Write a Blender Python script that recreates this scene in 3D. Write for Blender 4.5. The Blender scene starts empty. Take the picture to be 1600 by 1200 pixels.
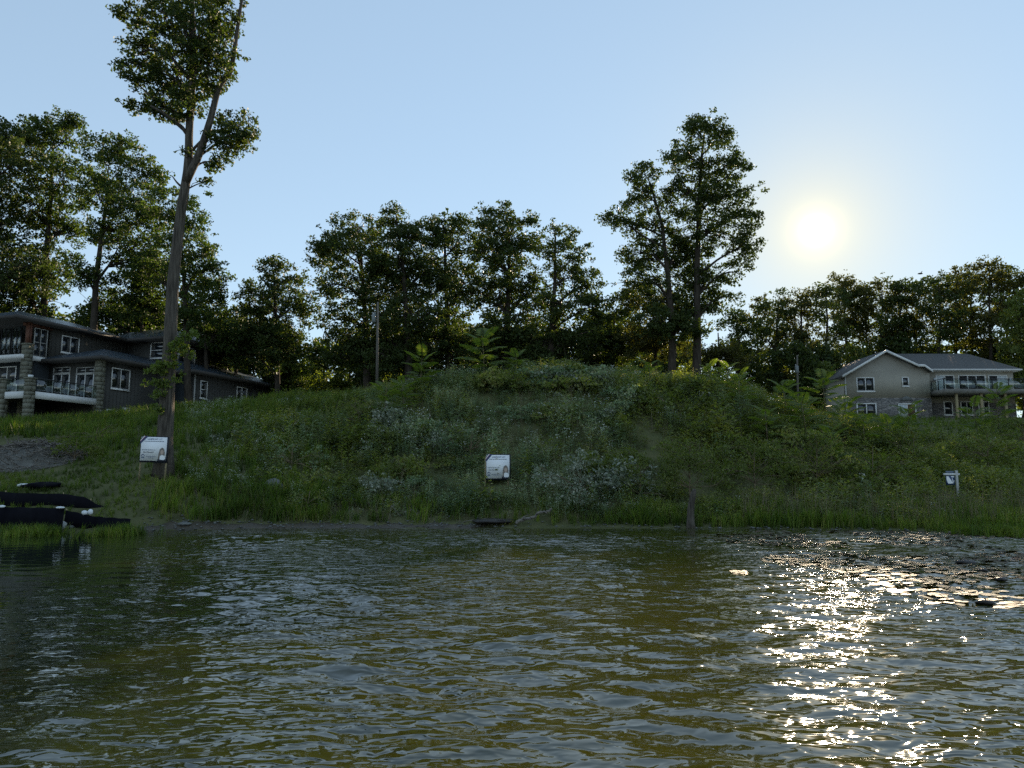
import bpy, math
import numpy as np
from mathutils import Vector

# ------------------------------------------------------------------ camera, sky, sun, exposure
scene = bpy.context.scene
C = scene.collection
F = 1202.0                      # focal length in pixels of the 1600 px wide photograph
CAMZ = 2.0                      # eye height above the water, seated in a boat
PITCH = math.atan2(150.0, F)    # horizon at row 750
cp, sp = math.cos(PITCH), math.sin(PITCH)
cam_data = bpy.data.cameras.new('camera')
cam_data.sensor_fit = 'HORIZONTAL'
cam_data.sensor_width = 36.0
cam_data.lens = 36.0 * F / 1600.0
cam_data.clip_start = 0.1
cam_data.clip_end = 9000.0
cam = bpy.data.objects.new('camera', cam_data)
cam.location = (0, 0, CAMZ)
cam.rotation_euler = (math.radians(90) + PITCH, 0, 0)
C.objects.link(cam)
scene.camera = cam


def ray(px, py):
    cx, cy = px - 800.0, 600.0 - py
    return np.array([cx, F * cp - cy * sp, F * sp + cy * cp])


def at(px, py, Y):
    d = ray(px, py)
    return np.array([0, 0, CAMZ]) + d * (Y / d[1])


sd = ray(1275, 360)
SUN = sd / np.linalg.norm(sd)
SUN_EL = math.asin(SUN[2])
SUN_AZ = math.atan2(SUN[0], SUN[1])     # clockwise from +Y

world = bpy.data.worlds.new('World')
scene.world = world
world.use_nodes = True
wn, wl = world.node_tree.nodes, world.node_tree.links
wn.clear()
wout = wn.new('ShaderNodeOutputWorld')
bg = wn.new('ShaderNodeBackground')
sky = wn.new('ShaderNodeTexSky')
sky.sky_type = 'NISHITA'
sky.sun_disc = False
sky.sun_elevation = SUN_EL
sky.sun_rotation = SUN_AZ
sky.altitude = 200
sky.air_density = 1.0
sky.dust_density = 0.0
sky.ozone_density = 2.0
bg.inputs['Strength'].default_value = 0.15
gm = wn.new('ShaderNodeGamma'); gm.inputs['Gamma'].default_value = 0.42      # the whole sky evenly, as the photograph compresses it
wl.new(sky.outputs['Color'], gm.inputs['Color'])
wb = wn.new('ShaderNodeMix'); wb.data_type = 'RGBA'; wb.blend_type = 'MULTIPLY'; wb.inputs[0].default_value = 1.0
wb.inputs[7].default_value = (0.90, 1.02, 1.11, 1)
wl.new(gm.outputs['Color'], wb.inputs[6])
wl.new(wb.outputs[2], bg.inputs['Color'])
# the sun itself and the bright air round it, seen in the sky
tc = wn.new('ShaderNodeTexCoord')
dt = wn.new('ShaderNodeVectorMath'); dt.operation = 'DOT_PRODUCT'
dt.inputs[1].default_value = tuple(SUN)
wl.new(tc.outputs['Generated'], dt.inputs[0])
ac = wn.new('ShaderNodeMath'); ac.operation = 'ARCCOSINE'; ac.use_clamp = False
mn = wn.new('ShaderNodeMath'); mn.operation = 'MINIMUM'; mn.inputs[1].default_value = 0.9999999
wl.new(dt.outputs['Value'], mn.inputs[0]); wl.new(mn.outputs[0], ac.inputs[0])


def expo(scale):
    a = wn.new('ShaderNodeMath'); a.operation = 'MULTIPLY'; a.inputs[1].default_value = -1.0 / math.radians(scale)
    wl.new(ac.outputs[0], a.inputs[0])
    b = wn.new('ShaderNodeMath'); b.operation = 'EXPONENT'
    wl.new(a.outputs[0], b.inputs[0])
    return b.outputs[0]


def wadd(prev, fac, color, strength):
    m = wn.new('ShaderNodeMath'); m.operation = 'MULTIPLY'; m.inputs[1].default_value = strength
    wl.new(fac, m.inputs[0])
    e = wn.new('ShaderNodeBackground'); e.inputs['Color'].default_value = (*color, 1)
    wl.new(m.outputs[0], e.inputs['Strength'])
    s = wn.new('ShaderNodeAddShader')
    wl.new(prev, s.inputs[0]); wl.new(e.outputs[0], s.inputs[1])
    return s.outputs[0]


disc = wn.new('ShaderNodeMapRange'); disc.interpolation_type = 'SMOOTHSTEP'
disc.inputs['From Min'].default_value = math.radians(0.3)
disc.inputs['From Max'].default_value = math.radians(1.16)
disc.inputs['To Min'].default_value = 1.0
disc.inputs['To Max'].default_value = 0.0
wl.new(ac.outputs[0], disc.inputs['Value'])
warm = wn.new('ShaderNodeBackground'); warm.inputs['Color'].default_value = (1.0, 0.92, 0.66, 1); warm.inputs['Strength'].default_value = 0.385
hf = wn.new('ShaderNodeMath'); hf.operation = 'MULTIPLY'; hf.inputs[1].default_value = 0.88
wl.new(expo(5.4), hf.inputs[0])
halo = wn.new('ShaderNodeMixShader')
wl.new(hf.outputs[0], halo.inputs[0]); wl.new(bg.outputs[0], halo.inputs[1]); wl.new(warm.outputs[0], halo.inputs[2])
sh = wadd(halo.outputs[0], disc.outputs['Result'], (1.0, 0.93, 0.72), 14.0)
sh = wadd(sh, expo(0.50), (1.0, 0.88, 0.55), 1.1)
sh = wadd(sh, expo(2.4), (1.0, 0.80, 0.40), 0.05)
wl.new(sh, wout.inputs['Surface'])

sun_data = bpy.data.lights.new('sun', 'SUN')
sun_data.energy = 4.2
sun_data.angle = math.radians(0.55)
sun_data.color = (1.0, 0.80, 0.55)
sun = bpy.data.objects.new('sun', sun_data)
sun.rotation_euler = Vector(SUN).to_track_quat('Z', 'Y').to_euler()
sun.location = tuple(SUN * 200)
C.objects.link(sun)

vs = scene.view_settings
vs.view_transform = 'Standard'
vs.look = 'None'
vs.exposure = 1.46
vs.gamma = 1.0
vs.use_curve_mapping = False
scene.cycles.max_bounces = 8
scene.cycles.diffuse_bounces = 5
scene.cycles.glossy_bounces = 3
scene.cycles.transmission_bounces = 4
scene.cycles.transparent_max_bounces = 6
scene.cycles.volume_bounces = 0
scene.cycles.use_denoising = False      # fine leaves and ripples stay crisp; what is left reads as sensor grain
scene.cycles.sample_clamp_indirect = 6.0
scene.cycles.sample_clamp_direct = 60.0

rng = np.random.default_rng(7)


# ------------------------------------------------------------------ materials
MATS = {}


def nt(name):
    m = bpy.data.materials.new(name)
    m.use_nodes = True
    MATS[name] = m
    n = m.node_tree.nodes
    n.clear()
    out = n.new('ShaderNodeOutputMaterial')
    return m, n, m.node_tree.links, out


def ramp(n, stops):
    r = n.new('ShaderNodeValToRGB')
    e = r.color_ramp.elements
    while len(e) < len(stops):
        e.new(0.5)
    for el, (p, c) in zip(e, stops):
        el.position = p
        el.color = (*c, 1)
    return r


def leaf_mat(name, cols, trans=0.4, tcol=None, rough=0.6, patch=None):
    """thin leaf: diffuse + gloss on the face, light passing through"""
    m, n, l, out = nt(name)
    g = n.new('ShaderNodeNewGeometry')
    rp = ramp(n, [(i / max(1, len(cols) - 1), c) for i, c in enumerate(cols)])
    l.new(g.outputs['Random Per Island'], rp.inputs[0])
    colour = rp.outputs[0]
    if patch:                           # stands of different plants: lighter and darker, greener and drier
        tcn = n.new('ShaderNodeTexCoord')
        no = n.new('ShaderNodeTexNoise'); no.inputs['Scale'].default_value = patch; no.inputs['Detail'].default_value = 2.5
        l.new(tcn.outputs['Object'], no.inputs['Vector'])
        pr = ramp(n, [(0.30, (0.48, 0.52, 0.50)), (0.44, (0.85, 0.95, 0.80)), (0.56, (1.20, 1.20, 1.05)), (0.70, (1.75, 1.60, 1.55))])
        l.new(no.outputs['Fac'], pr.inputs[0])
        mp_ = n.new('ShaderNodeMix'); mp_.data_type = 'RGBA'; mp_.blend_type = 'MULTIPLY'; mp_.inputs[0].default_value = 1.0
        l.new(colour, mp_.inputs[6]); l.new(pr.outputs[0], mp_.inputs[7])
        colour = mp_.outputs[2]
    p = n.new('ShaderNodeBsdfPrincipled')
    p.inputs['Roughness'].default_value = rough
    p.inputs['Specular IOR Level'].default_value = 0.25
    l.new(colour, p.inputs['Base Color'])
    t = n.new('ShaderNodeBsdfTranslucent')
    mx = n.new('ShaderNodeMix'); mx.data_type = 'RGBA'; mx.blend_type = 'MULTIPLY'
    mx.inputs[0].default_value = 1.0
    l.new(colour, mx.inputs[6])
    tcx = tcol or (1.45, 1.55, 0.45)
    mx.inputs[7].default_value = (*tcx, 1)
    l.new(mx.outputs[2], t.inputs['Color'])
    s = n.new('ShaderNodeMixShader'); s.inputs[0].default_value = trans
    l.new(p.outputs[0], s.inputs[1]); l.new(t.outputs[0], s.inputs[2])
    l.new(s.outputs[0], out.inputs['Surface'])
    return m


def surf(name, col, rough=0.8, var=0.25, scale=3.0, bump=0.0, bscale=20.0, metallic=0.0, spec=0.5, stretch=(1, 1, 1), col2=None, detail=5.0):
    m, n, l, out = nt(name)
    tcn = n.new('ShaderNodeTexCoord')
    mp = n.new('ShaderNodeMapping'); mp.inputs['Scale'].default_value = stretch
    l.new(tcn.outputs['Object'], mp.inputs[0])
    no = n.new('ShaderNodeTexNoise'); no.inputs['Scale'].default_value = scale; no.inputs['Detail'].default_value = detail
    l.new(mp.outputs[0], no.inputs['Vector'])
    c2 = col2 or tuple(min(1, c * (1 + var)) for c in col)
    c1 = tuple(c * (1 - var) for c in col)
    rp = ramp(n, [(0.3, c1), (0.5, col), (0.72, c2)])
    l.new(no.outputs['Fac'], rp.inputs[0])
    p = n.new('ShaderNodeBsdfPrincipled')
    p.inputs['Roughness'].default_value = rough
    p.inputs['Metallic'].default_value = metallic
    p.inputs['Specular IOR Level'].default_value = spec
    l.new(rp.outputs[0], p.inputs['Base Color'])
    if bump:
        nb = n.new('ShaderNodeTexNoise'); nb.inputs['Scale'].default_value = bscale; nb.inputs['Detail'].default_value = 6
        l.new(mp.outputs[0], nb.inputs['Vector'])
        bp = n.new('ShaderNodeBump'); bp.inputs['Strength'].default_value = bump; bp.inputs['Distance'].default_value = 0.05
        l.new(nb.outputs['Fac'], bp.inputs['Height'])
        l.new(bp.outputs[0], p.inputs['Normal'])
    l.new(p.outputs[0], out.inputs['Surface'])
    return m


def glass_mat():
    m, n, l, out = nt('window_glass')
    p = n.new('ShaderNodeBsdfPrincipled')
    p.inputs['Base Color'].default_value = (0.012, 0.015, 0.018, 1)
    p.inputs['Roughness'].default_value = 0.02
    p.inputs['IOR'].default_value = 1.9
    no = n.new('ShaderNodeTexNoise'); no.inputs['Scale'].default_value = 0.7
    tcn = n.new('ShaderNodeTexCoord'); l.new(tcn.outputs['Object'], no.inputs['Vector'])
    bp = n.new('ShaderNodeBump'); bp.inputs['Strength'].default_value = 0.06; bp.inputs['Distance'].default_value = 0.05
    l.new(no.outputs['Fac'], bp.inputs['Height']); l.new(bp.outputs[0], p.inputs['Normal'])
    l.new(p.outputs[0], out.inputs['Surface'])
    return m


def rail_glass():
    m, n, l, out = nt('rail_glass')
    t = n.new('ShaderNodeBsdfTransparent'); t.inputs['Color'].default_value = (0.80, 0.86, 0.84, 1)
    g = n.new('ShaderNodeBsdfGlossy'); g.inputs['Roughness'].default_value = 0.02; g.inputs['Color'].default_value = (1, 1, 1, 1)
    s = n.new('ShaderNodeMixShader'); s.inputs[0].default_value = 0.12
    l.new(t.outputs[0], s.inputs[1]); l.new(g.outputs[0], s.inputs[2])
    l.new(s.outputs[0], out.inputs['Surface'])
    return m


def stone_mat():
    m, n, l, out = nt('stone_veneer')
    tcn = n.new('ShaderNodeTexCoord')
    mp = n.new('ShaderNodeMapping'); mp.inputs['Scale'].default_value = (2.2, 2.2, 4.2)
    l.new(tcn.outputs['Object'], mp.inputs[0])
    v = n.new('ShaderNodeTexVoronoi'); v.inputs['Scale'].default_value = 1.0
    l.new(mp.outputs[0], v.inputs['Vector'])
    e = n.new('ShaderNodeTexVoronoi'); e.feature = 'DISTANCE_TO_EDGE'; e.inputs['Scale'].default_value = 1.0
    l.new(mp.outputs[0], e.inputs['Vector'])
    sx = n.new('ShaderNodeSeparateColor'); l.new(v.outputs['Color'], sx.inputs[0])
    rp = ramp(n, [(0.0, (0.12, 0.11, 0.10)), (0.45, (0.17, 0.155, 0.14)), (0.8, (0.22, 0.20, 0.18)), (1.0, (0.30, 0.27, 0.24))])
    l.new(sx.outputs[0], rp.inputs[0])
    er = ramp(n, [(0.0, (0.0, 0.0, 0.0)), (0.08, (1, 1, 1))])
    l.new(e.outputs['Distance'], er.inputs[0])
    mx = n.new('ShaderNodeMix'); mx.data_type = 'RGBA'; mx.inputs[6].default_value = (0.10, 0.10, 0.095, 1)
    l.new(er.outputs[0], mx.inputs[0]); l.new(rp.outputs[0], mx.inputs[7])
    p = n.new('ShaderNodeBsdfPrincipled'); p.inputs['Roughness'].default_value = 0.85
    l.new(mx.outputs[2], p.inputs['Base Color'])
    bp = n.new('ShaderNodeBump'); bp.inputs['Strength'].default_value = 0.8; bp.inputs['Distance'].default_value = 0.05
    l.new(er.outputs[0], bp.inputs['Height']); l.new(bp.outputs[0], p.inputs['Normal'])
    l.new(p.outputs[0], out.inputs['Surface'])
    return m


def water_mat():
    m, n, l, out = nt('lake_water')
    tcn = n.new('ShaderNodeTexCoord')
    p = n.new('ShaderNodeBsdfPrincipled')
    p.inputs['Roughness'].default_value = 0.03
    p.inputs['IOR'].default_value = 1.95
    no0 = n.new('ShaderNodeTexNoise'); no0.inputs['Scale'].default_value = 0.12; no0.inputs['Detail'].default_value = 3
    l.new(tcn.outputs['Object'], no0.inputs['Vector'])
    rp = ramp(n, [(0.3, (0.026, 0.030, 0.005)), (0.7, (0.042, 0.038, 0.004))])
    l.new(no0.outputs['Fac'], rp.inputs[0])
    # left side painted dark green for tree shade and reflections; sandy shallows on the other
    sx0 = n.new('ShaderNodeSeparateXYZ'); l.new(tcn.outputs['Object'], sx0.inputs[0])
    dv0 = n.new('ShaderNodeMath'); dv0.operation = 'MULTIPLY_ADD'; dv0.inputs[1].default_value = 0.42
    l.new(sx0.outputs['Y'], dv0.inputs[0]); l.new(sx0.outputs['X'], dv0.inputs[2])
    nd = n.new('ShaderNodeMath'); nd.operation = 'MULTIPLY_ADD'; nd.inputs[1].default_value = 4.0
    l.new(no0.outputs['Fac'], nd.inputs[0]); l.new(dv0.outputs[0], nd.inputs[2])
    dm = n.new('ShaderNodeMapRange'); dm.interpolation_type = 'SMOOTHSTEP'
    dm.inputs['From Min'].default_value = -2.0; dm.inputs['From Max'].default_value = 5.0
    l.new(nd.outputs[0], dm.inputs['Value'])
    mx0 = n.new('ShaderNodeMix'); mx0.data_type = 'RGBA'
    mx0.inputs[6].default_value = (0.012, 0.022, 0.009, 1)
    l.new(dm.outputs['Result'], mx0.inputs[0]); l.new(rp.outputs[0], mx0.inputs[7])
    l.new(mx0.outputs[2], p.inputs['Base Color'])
    # fine ripples riding on the modelled waves
    def noise(sx, sy, rot, detail, dist):
        mp = n.new('ShaderNodeMapping'); mp.inputs['Scale'].default_value = (sx, sy, 1); mp.inputs['Rotation'].default_value = (0, 0, rot)
        l.new(tcn.outputs['Object'], mp.inputs[0])
        t = n.new('ShaderNodeTexNoise'); t.noise_dimensions = '2D'
        t.inputs['Scale'].default_value = 1.0; t.inputs['Detail'].default_value = detail; t.inputs['Distortion'].default_value = dist
        l.new(mp.outputs[0], t.inputs['Vector'])
        return t.outputs['Fac']
    a = noise(5.8, 9.4, 0.16, 0.0, 0.6)
    b = noise(1.9, 3.2, -0.2, 0.0, 0.4)
    gust = n.new('ShaderNodeTexNoise'); gust.noise_dimensions = '2D'; gust.inputs['Scale'].default_value = 0.16; gust.inputs['Detail'].default_value = 2
    l.new(tcn.outputs['Object'], gust.inputs['Vector'])
    gr = n.new('ShaderNodeMapRange'); gr.inputs['From Min'].default_value = 0.35; gr.inputs['From Max'].default_value = 0.62
    gr.inputs['To Min'].default_value = 0.35; gr.inputs['To Max'].default_value = 1.0
    l.new(gust.outputs['Fac'], gr.inputs['Value'])
    # the lee of the bank on the left lies calm
    sx = n.new('ShaderNodeSeparateXYZ'); l.new(tcn.outputs['Object'], sx.inputs[0])
    dv = n.new('ShaderNodeMath'); dv.operation = 'MULTIPLY_ADD'; dv.inputs[1].default_value = 0.42
    l.new(sx.outputs['Y'], dv.inputs[0]); l.new(sx.outputs['X'], dv.inputs[2])
    lee = n.new('ShaderNodeMapRange'); lee.interpolation_type = 'SMOOTHSTEP'
    lee.inputs['From Min'].default_value = -3.0; lee.inputs['From Max'].default_value = 1.6
    lee.inputs['To Min'].default_value = 0.05; lee.inputs['To Max'].default_value = 1.0
    l.new(dv.outputs[0], lee.inputs['Value'])
    am = n.new('ShaderNodeMath'); am.operation = 'MULTIPLY'
    l.new(gr.outputs['Result'], am.inputs[0]); l.new(lee.outputs['Result'], am.inputs[1])
    ad = n.new('ShaderNodeMath'); ad.operation = 'MULTIPLY_ADD'; ad.inputs[1].default_value = 2.4
    l.new(b, ad.inputs[0]); l.new(a, ad.inputs[2])
    mu = n.new('ShaderNodeMath'); mu.operation = 'MULTIPLY'
    l.new(ad.outputs[0], mu.inputs[0]); l.new(am.outputs[0], mu.inputs[1])
    bp = n.new('ShaderNodeBump'); bp.inputs['Strength'].default_value = 1.0; bp.inputs['Distance'].default_value = 0.028
    l.new(mu.outputs[0], bp.inputs['Height'])
    l.new(bp.outputs[0], p.inputs['Normal'])
    l.new(p.outputs[0], out.inputs['Surface'])
    return m


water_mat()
glass_mat()
rail_glass()
stone_mat()
surf('ground_soil', (0.100, 0.105, 0.045), 0.95, 0.40, 1.1, 0.8, 9.0, col2=(0.125, 0.120, 0.055), spec=0.1)
surf('bark', (0.095, 0.082, 0.066), 0.9, 0.6, 2.6, 1.0, 5.0, stretch=(5, 5, 0.45), spec=0.1)
surf('dark_bark', (0.055, 0.045, 0.035), 0.95, 0.4, 2.0, 0.6, 8.0, stretch=(4, 4, 0.7), spec=0.1)
surf('dead_wood', (0.19, 0.17, 0.145), 0.9, 0.3, 6.0, 0.6, 30.0, spec=0.15)
surf('twig', (0.17, 0.13, 0.085), 0.9, 0.35, 3.0, spec=0.1)
surf('grey_siding', (0.058, 0.056, 0.049), 0.75, 0.12, 1.2, 0.15, 14.0, spec=0.3)
surf('blue_siding', (0.028, 0.034, 0.038), 0.7, 0.12, 1.2, 0.1, 14.0, spec=0.3)
surf('taupe_siding', (0.345, 0.315, 0.255), 0.75, 0.05, 0.8, spec=0.3, detail=2.0)
surf('white_trim', (0.72, 0.71, 0.68), 0.55, 0.06, 4.0, spec=0.4)
surf('dim_trim', (0.42, 0.41, 0.38), 0.6, 0.08, 4.0, spec=0.4)
surf('metal_roof', (0.045, 0.062, 0.080), 0.38, 0.12, 1.4, 0.1, 9.0, spec=0.5)
surf('shingles', (0.115, 0.112, 0.105), 0.9, 0.25, 5.0, 0.6, 24.0, stretch=(1, 1, 3), spec=0.2)
surf('soffit', (0.055, 0.050, 0.045), 0.8, 0.1, 2.0)
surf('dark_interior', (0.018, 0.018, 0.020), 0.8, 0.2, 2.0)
surf('concrete', (0.42, 0.43, 0.43), 0.9, 0.12, 2.0, 0.2, 18.0)
surf('column_stone', (0.17, 0.165, 0.125), 0.9, 0.30, 3.0, 0.9, 14.0, spec=0.2)
surf('mortar', (0.15, 0.145, 0.125), 0.95, 0.2, 4.0)
surf('red_wood', (0.12, 0.045, 0.025), 0.7, 0.25, 3.0, stretch=(3, 3, 0.5))
surf('rail_metal', (0.03, 0.032, 0.033), 0.45, 0.1, 3.0, metallic=0.5)
surf('deck_board', (0.20, 0.185, 0.16), 0.85, 0.2, 3.0)
surf('curtain', (0.50, 0.54, 0.55), 0.8, 0.06, 3.0)
surf('brown_door', (0.11, 0.06, 0.035), 0.7, 0.2, 3.0)
surf('pole_wood', (0.13, 0.115, 0.095), 0.9, 0.25, 2.0, 0.5, 20.0, stretch=(4, 4, 0.5))
surf('transformer_grey', (0.17, 0.19, 0.19), 0.5, 0.1, 3.0)
surf('sign_white', (0.90, 0.90, 0.90), 0.5, 0.02, 3.0)
surf('sign_black', (0.012, 0.016, 0.028), 0.6, 0.1, 3.0)
surf('sign_navy', (0.02, 0.05, 0.14), 0.6, 0.08, 3.0)
surf('sign_grey', (0.13, 0.16, 0.21), 0.6, 0.08, 3.0)
surf('ribbon_red', (0.30, 0.10, 0.14), 0.6, 0.08, 3.0)
surf('print_skin', (0.50, 0.38, 0.31), 0.6, 0.05, 3.0)
surf('print_hair', (0.20, 0.17, 0.14), 0.6, 0.3, 30.0)
surf('stake_wood', (0.30, 0.24, 0.13), 0.85, 0.2, 6.0, stretch=(3, 3, 0.6))
surf('silt_fabric', (0.005, 0.005, 0.008), 0.85, 0.3, 3.0, 0.3, 12.0, spec=0.1)
surf('rock', (0.15, 0.155, 0.145), 0.9, 0.35, 4.0, 0.9, 12.0, spec=0.2)
surf('pale_rock', (0.34, 0.36, 0.35), 0.85, 0.2, 4.0, 0.6, 12.0)
surf('white_plastic', (0.74, 0.76, 0.76), 0.45, 0.06, 6.0)
surf('wet_mud', (0.060, 0.048, 0.030), 0.55, 0.35, 1.8, 0.6, 7.0, spec=0.4)
surf('sodden_wood', (0.018, 0.013, 0.010), 0.5, 0.3, 6.0, 0.6, 20.0)
surf('bird_black', (0.02, 0.02, 0.022), 0.7, 0.2, 8.0)
leaf_mat('leaf_oak', [(0.030, 0.048, 0.014), (0.042, 0.066, 0.018), (0.058, 0.080, 0.022), (0.075, 0.090, 0.026)], 0.34)
leaf_mat('leaf_maple', [(0.032, 0.055, 0.016), (0.050, 0.080, 0.020), (0.075, 0.10, 0.026)], 0.40)
leaf_mat('leaf_warm', [(0.055, 0.062, 0.020), (0.078, 0.080, 0.026), (0.105, 0.100, 0.034)], 0.42)  # warm flare near the sun partly tinted into these leaf colours
leaf_mat('leaf_ash', [(0.030, 0.052, 0.016), (0.045, 0.070, 0.018), (0.080, 0.095, 0.026)], 0.38)
leaf_mat('leaf_sumac', [(0.095, 0.140, 0.036), (0.125, 0.170, 0.045), (0.160, 0.190, 0.058)], 0.48)
leaf_mat('leaf_weed', [(0.125, 0.150, 0.042), (0.165, 0.190, 0.064), (0.215, 0.230, 0.100), (0.190, 0.155, 0.075)], 0.42, rough=0.7, patch=0.55)
leaf_mat('leaf_greyweed', [(0.135, 0.200, 0.120), (0.185, 0.255, 0.160), (0.280, 0.335, 0.245), (0.185, 0.170, 0.105)], 0.38, (1.5, 1.4, 0.8), rough=0.7, patch=0.45)
leaf_mat('leaf_shrub', [(0.085, 0.115, 0.028), (0.120, 0.150, 0.042), (0.165, 0.190, 0.058)], 0.40)
leaf_mat('leaf_pale', [(0.13, 0.17, 0.11), (0.21, 0.25, 0.18), (0.42, 0.44, 0.36)], 0.28, (1.4, 1.3, 0.9))
leaf_mat('grass_green', [(0.055, 0.098, 0.014), (0.078, 0.122, 0.018), (0.108, 0.148, 0.026), (0.130, 0.125, 0.045)], 0.38, patch=0.4)
leaf_mat('grass_dry', [(0.16, 0.13, 0.075), (0.22, 0.19, 0.12), (0.11, 0.10, 0.05)], 0.25, (1.2, 1.1, 0.7))
leaf_mat('petal', [(0.50, 0.52, 0.47), (0.64, 0.64, 0.58), (0.38, 0.40, 0.34)], 0.35, (1, 1, 0.9))
leaf_mat('leaf_yellow', [(0.15, 0.16, 0.04), (0.22, 0.21, 0.06), (0.11, 0.13, 0.03)], 0.35)
leaf_mat('lily_leaf', [(0.060, 0.065, 0.022), (0.085, 0.075, 0.030), (0.10, 0.05, 0.03)], 0.1, rough=0.55)


# ------------------------------------------------------------------ mesh helpers
class MB:
    """collects vertices and faces with numpy and links them as ONE mesh object"""

    def __init__(self):
        self.v, self.f, self.n = [], [], 0

    def add(self, verts, faces):
        verts = np.asarray(verts, float).reshape(-1, 3)
        faces = np.asarray(faces, np.int64)
        self.v.append(verts)
        self.f.append(faces + self.n)
        self.n += len(verts)

    def box(self, a, b):
        x0, y0, z0 = a
        x1, y1, z1 = b
        self.hexa([(x0, y0, z0), (x1, y0, z0), (x1, y1, z0), (x0, y1, z0), (x0, y0, z1), (x1, y0, z1), (x1, y1, z1), (x0, y1, z1)])

    def hexa(self, p):
        self.add(p, [[0, 3, 2, 1], [4, 5, 6, 7], [0, 1, 5, 4], [1, 2, 6, 5], [2, 3, 7, 6], [3, 0, 4, 7]])

    def slab(self, pts, th):
        """polygon (top face) extruded downwards"""
        pts = np.asarray(pts, float)
        k = len(pts)
        lo = pts - np.array([0, 0, th])
        v = np.vstack([pts, lo])
        self.v.append(v)
        fs = [list(range(k)), list(range(2 * k - 1, k - 1, -1))]
        fs += [[i, i + k, (i + 1) % k + k, (i + 1) % k] for i in range(k)]
        for q in fs:
            self.f.append(np.array([q], np.int64) + self.n)
        self.n += 2 * k

    def tube(self, pts, rad, sides=6, cap=True):
        pts = np.asarray(pts, float)
        rad = np.broadcast_to(np.asarray(rad, float), (len(pts),))
        m = len(pts)
        t = np.gradient(pts, axis=0)
        t /= np.linalg.norm(t, axis=1, keepdims=True) + 1e-9
        ref = np.array([0.0, 1.0, 0.0]) if abs(t[:, 1]).mean() < 0.8 else np.array([1.0, 0.0, 0.0])
        u = np.cross(t, ref)
        u /= np.linalg.norm(u, axis=1, keepdims=True) + 1e-9
        w = np.cross(t, u)
        ang = np.arange(sides) * 2 * np.pi / sides
        ring = u[:, None, :] * np.cos(ang)[None, :, None] + w[:, None, :] * np.sin(ang)[None, :, None]
        v = pts[:, None, :] + ring * rad[:, None, None]
        i = np.arange(m - 1)[:, None] * sides
        j = np.arange(sides)[None, :]
        jn = (j + 1) % sides
        q = np.stack([i + j, i + jn, i + sides + jn, i + sides + j], -1).reshape(-1, 4)
        n0 = self.n
        self.add(v.reshape(-1, 3), q)
        if cap:
            self.f.append(np.array([[n0 + s for s in range(sides)][::-1]], np.int64))
            self.f.append(np.array([[n0 + (m - 1) * sides + s for s in range(sides)]], np.int64))

    def build(self, name, mat, parent=None, smooth=False, origin=None, mesh_only=False):
        v = np.vstack(self.v)
        if origin is not None:
            v = v - np.asarray(origin, float)
        me = bpy.data.meshes.new(name)
        me.vertices.add(len(v))
        me.vertices.foreach_set('co', v.astype(np.float32).ravel())
        loops = np.concatenate([f.ravel() for f in self.f])
        sizes = np.concatenate([np.full(len(f), f.shape[1], np.int64) for f in self.f])
        starts = np.concatenate([[0], np.cumsum(sizes)[:-1]])
        me.loops.add(len(loops))
        me.loops.foreach_set('vertex_index', loops.astype(np.int32))
        me.polygons.add(len(sizes))
        me.polygons.foreach_set('loop_start', starts.astype(np.int32))
        me.polygons.foreach_set('loop_total', sizes.astype(np.int32))
        if smooth:
            me.polygons.foreach_set('use_smooth', np.ones(len(sizes), bool))
        me.materials.append(MATS[mat])
        me.update()
        if mesh_only:
            return me
        o = bpy.data.objects.new(name, me)
        C.objects.link(o)
        if origin is not None and parent is None:
            o.location = tuple(origin)
        if parent is not None:
            o.parent = parent
        return o


def empty(name, loc=(0, 0, 0), rz=0.0):
    o = bpy.data.objects.new(name, None)
    o.location = tuple(float(c) for c in loc)
    o.rotation_euler = (0, 0, rz)
    o.empty_display_size = 0.3
    C.objects.link(o)
    return o


def tag(o, label=None, cat=None, group=None, kind=None):
    if label: o['label'] = label
    if cat: o['category'] = cat
    if group: o['group'] = group
    if kind: o['kind'] = kind
    return o


def copy_tree(o, parent=None):
    c = o.copy()
    C.objects.link(c)
    if parent is not None:
        c.parent = parent
    for ch in list(o.children):
        copy_tree(ch, c)
    return c


def hash2(ix, iy, s):
    h = (ix.astype(np.int64) * 374761393 + iy.astype(np.int64) * 668265263 + s * 1442695041) & 0x7fffffff
    h = (h ^ (h >> 13)) * 1274126177 & 0x7fffffff
    return ((h ^ (h >> 16)) & 0xffff) / 65535.0


def vnoise(x, y, s=0):
    x = np.asarray(x, float); y = np.asarray(y, float)
    ix, iy = np.floor(x), np.floor(y)
    fx, fy = x - ix, y - iy
    fx = fx * fx * (3 - 2 * fx); fy = fy * fy * (3 - 2 * fy)
    a = hash2(ix, iy, s); b = hash2(ix + 1, iy, s); c = hash2(ix, iy + 1, s); d = hash2(ix + 1, iy + 1, s)
    return (a * (1 - fx) + b * fx) * (1 - fy) + (c * (1 - fx) + d * fx) * fy


def fbm(x, y, s=0, o=3):
    r, a, t = 0, 1.0, 0
    for k in range(o):
        r = r + a * vnoise(x * 2 ** k, y * 2 ** k, s + k * 17); t += a; a *= 0.5
    return r / t


# ------------------------------------------------------------------ the lie of the land
def zpix(px, py, Y):
    return at(px, py, Y)[2]


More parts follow.
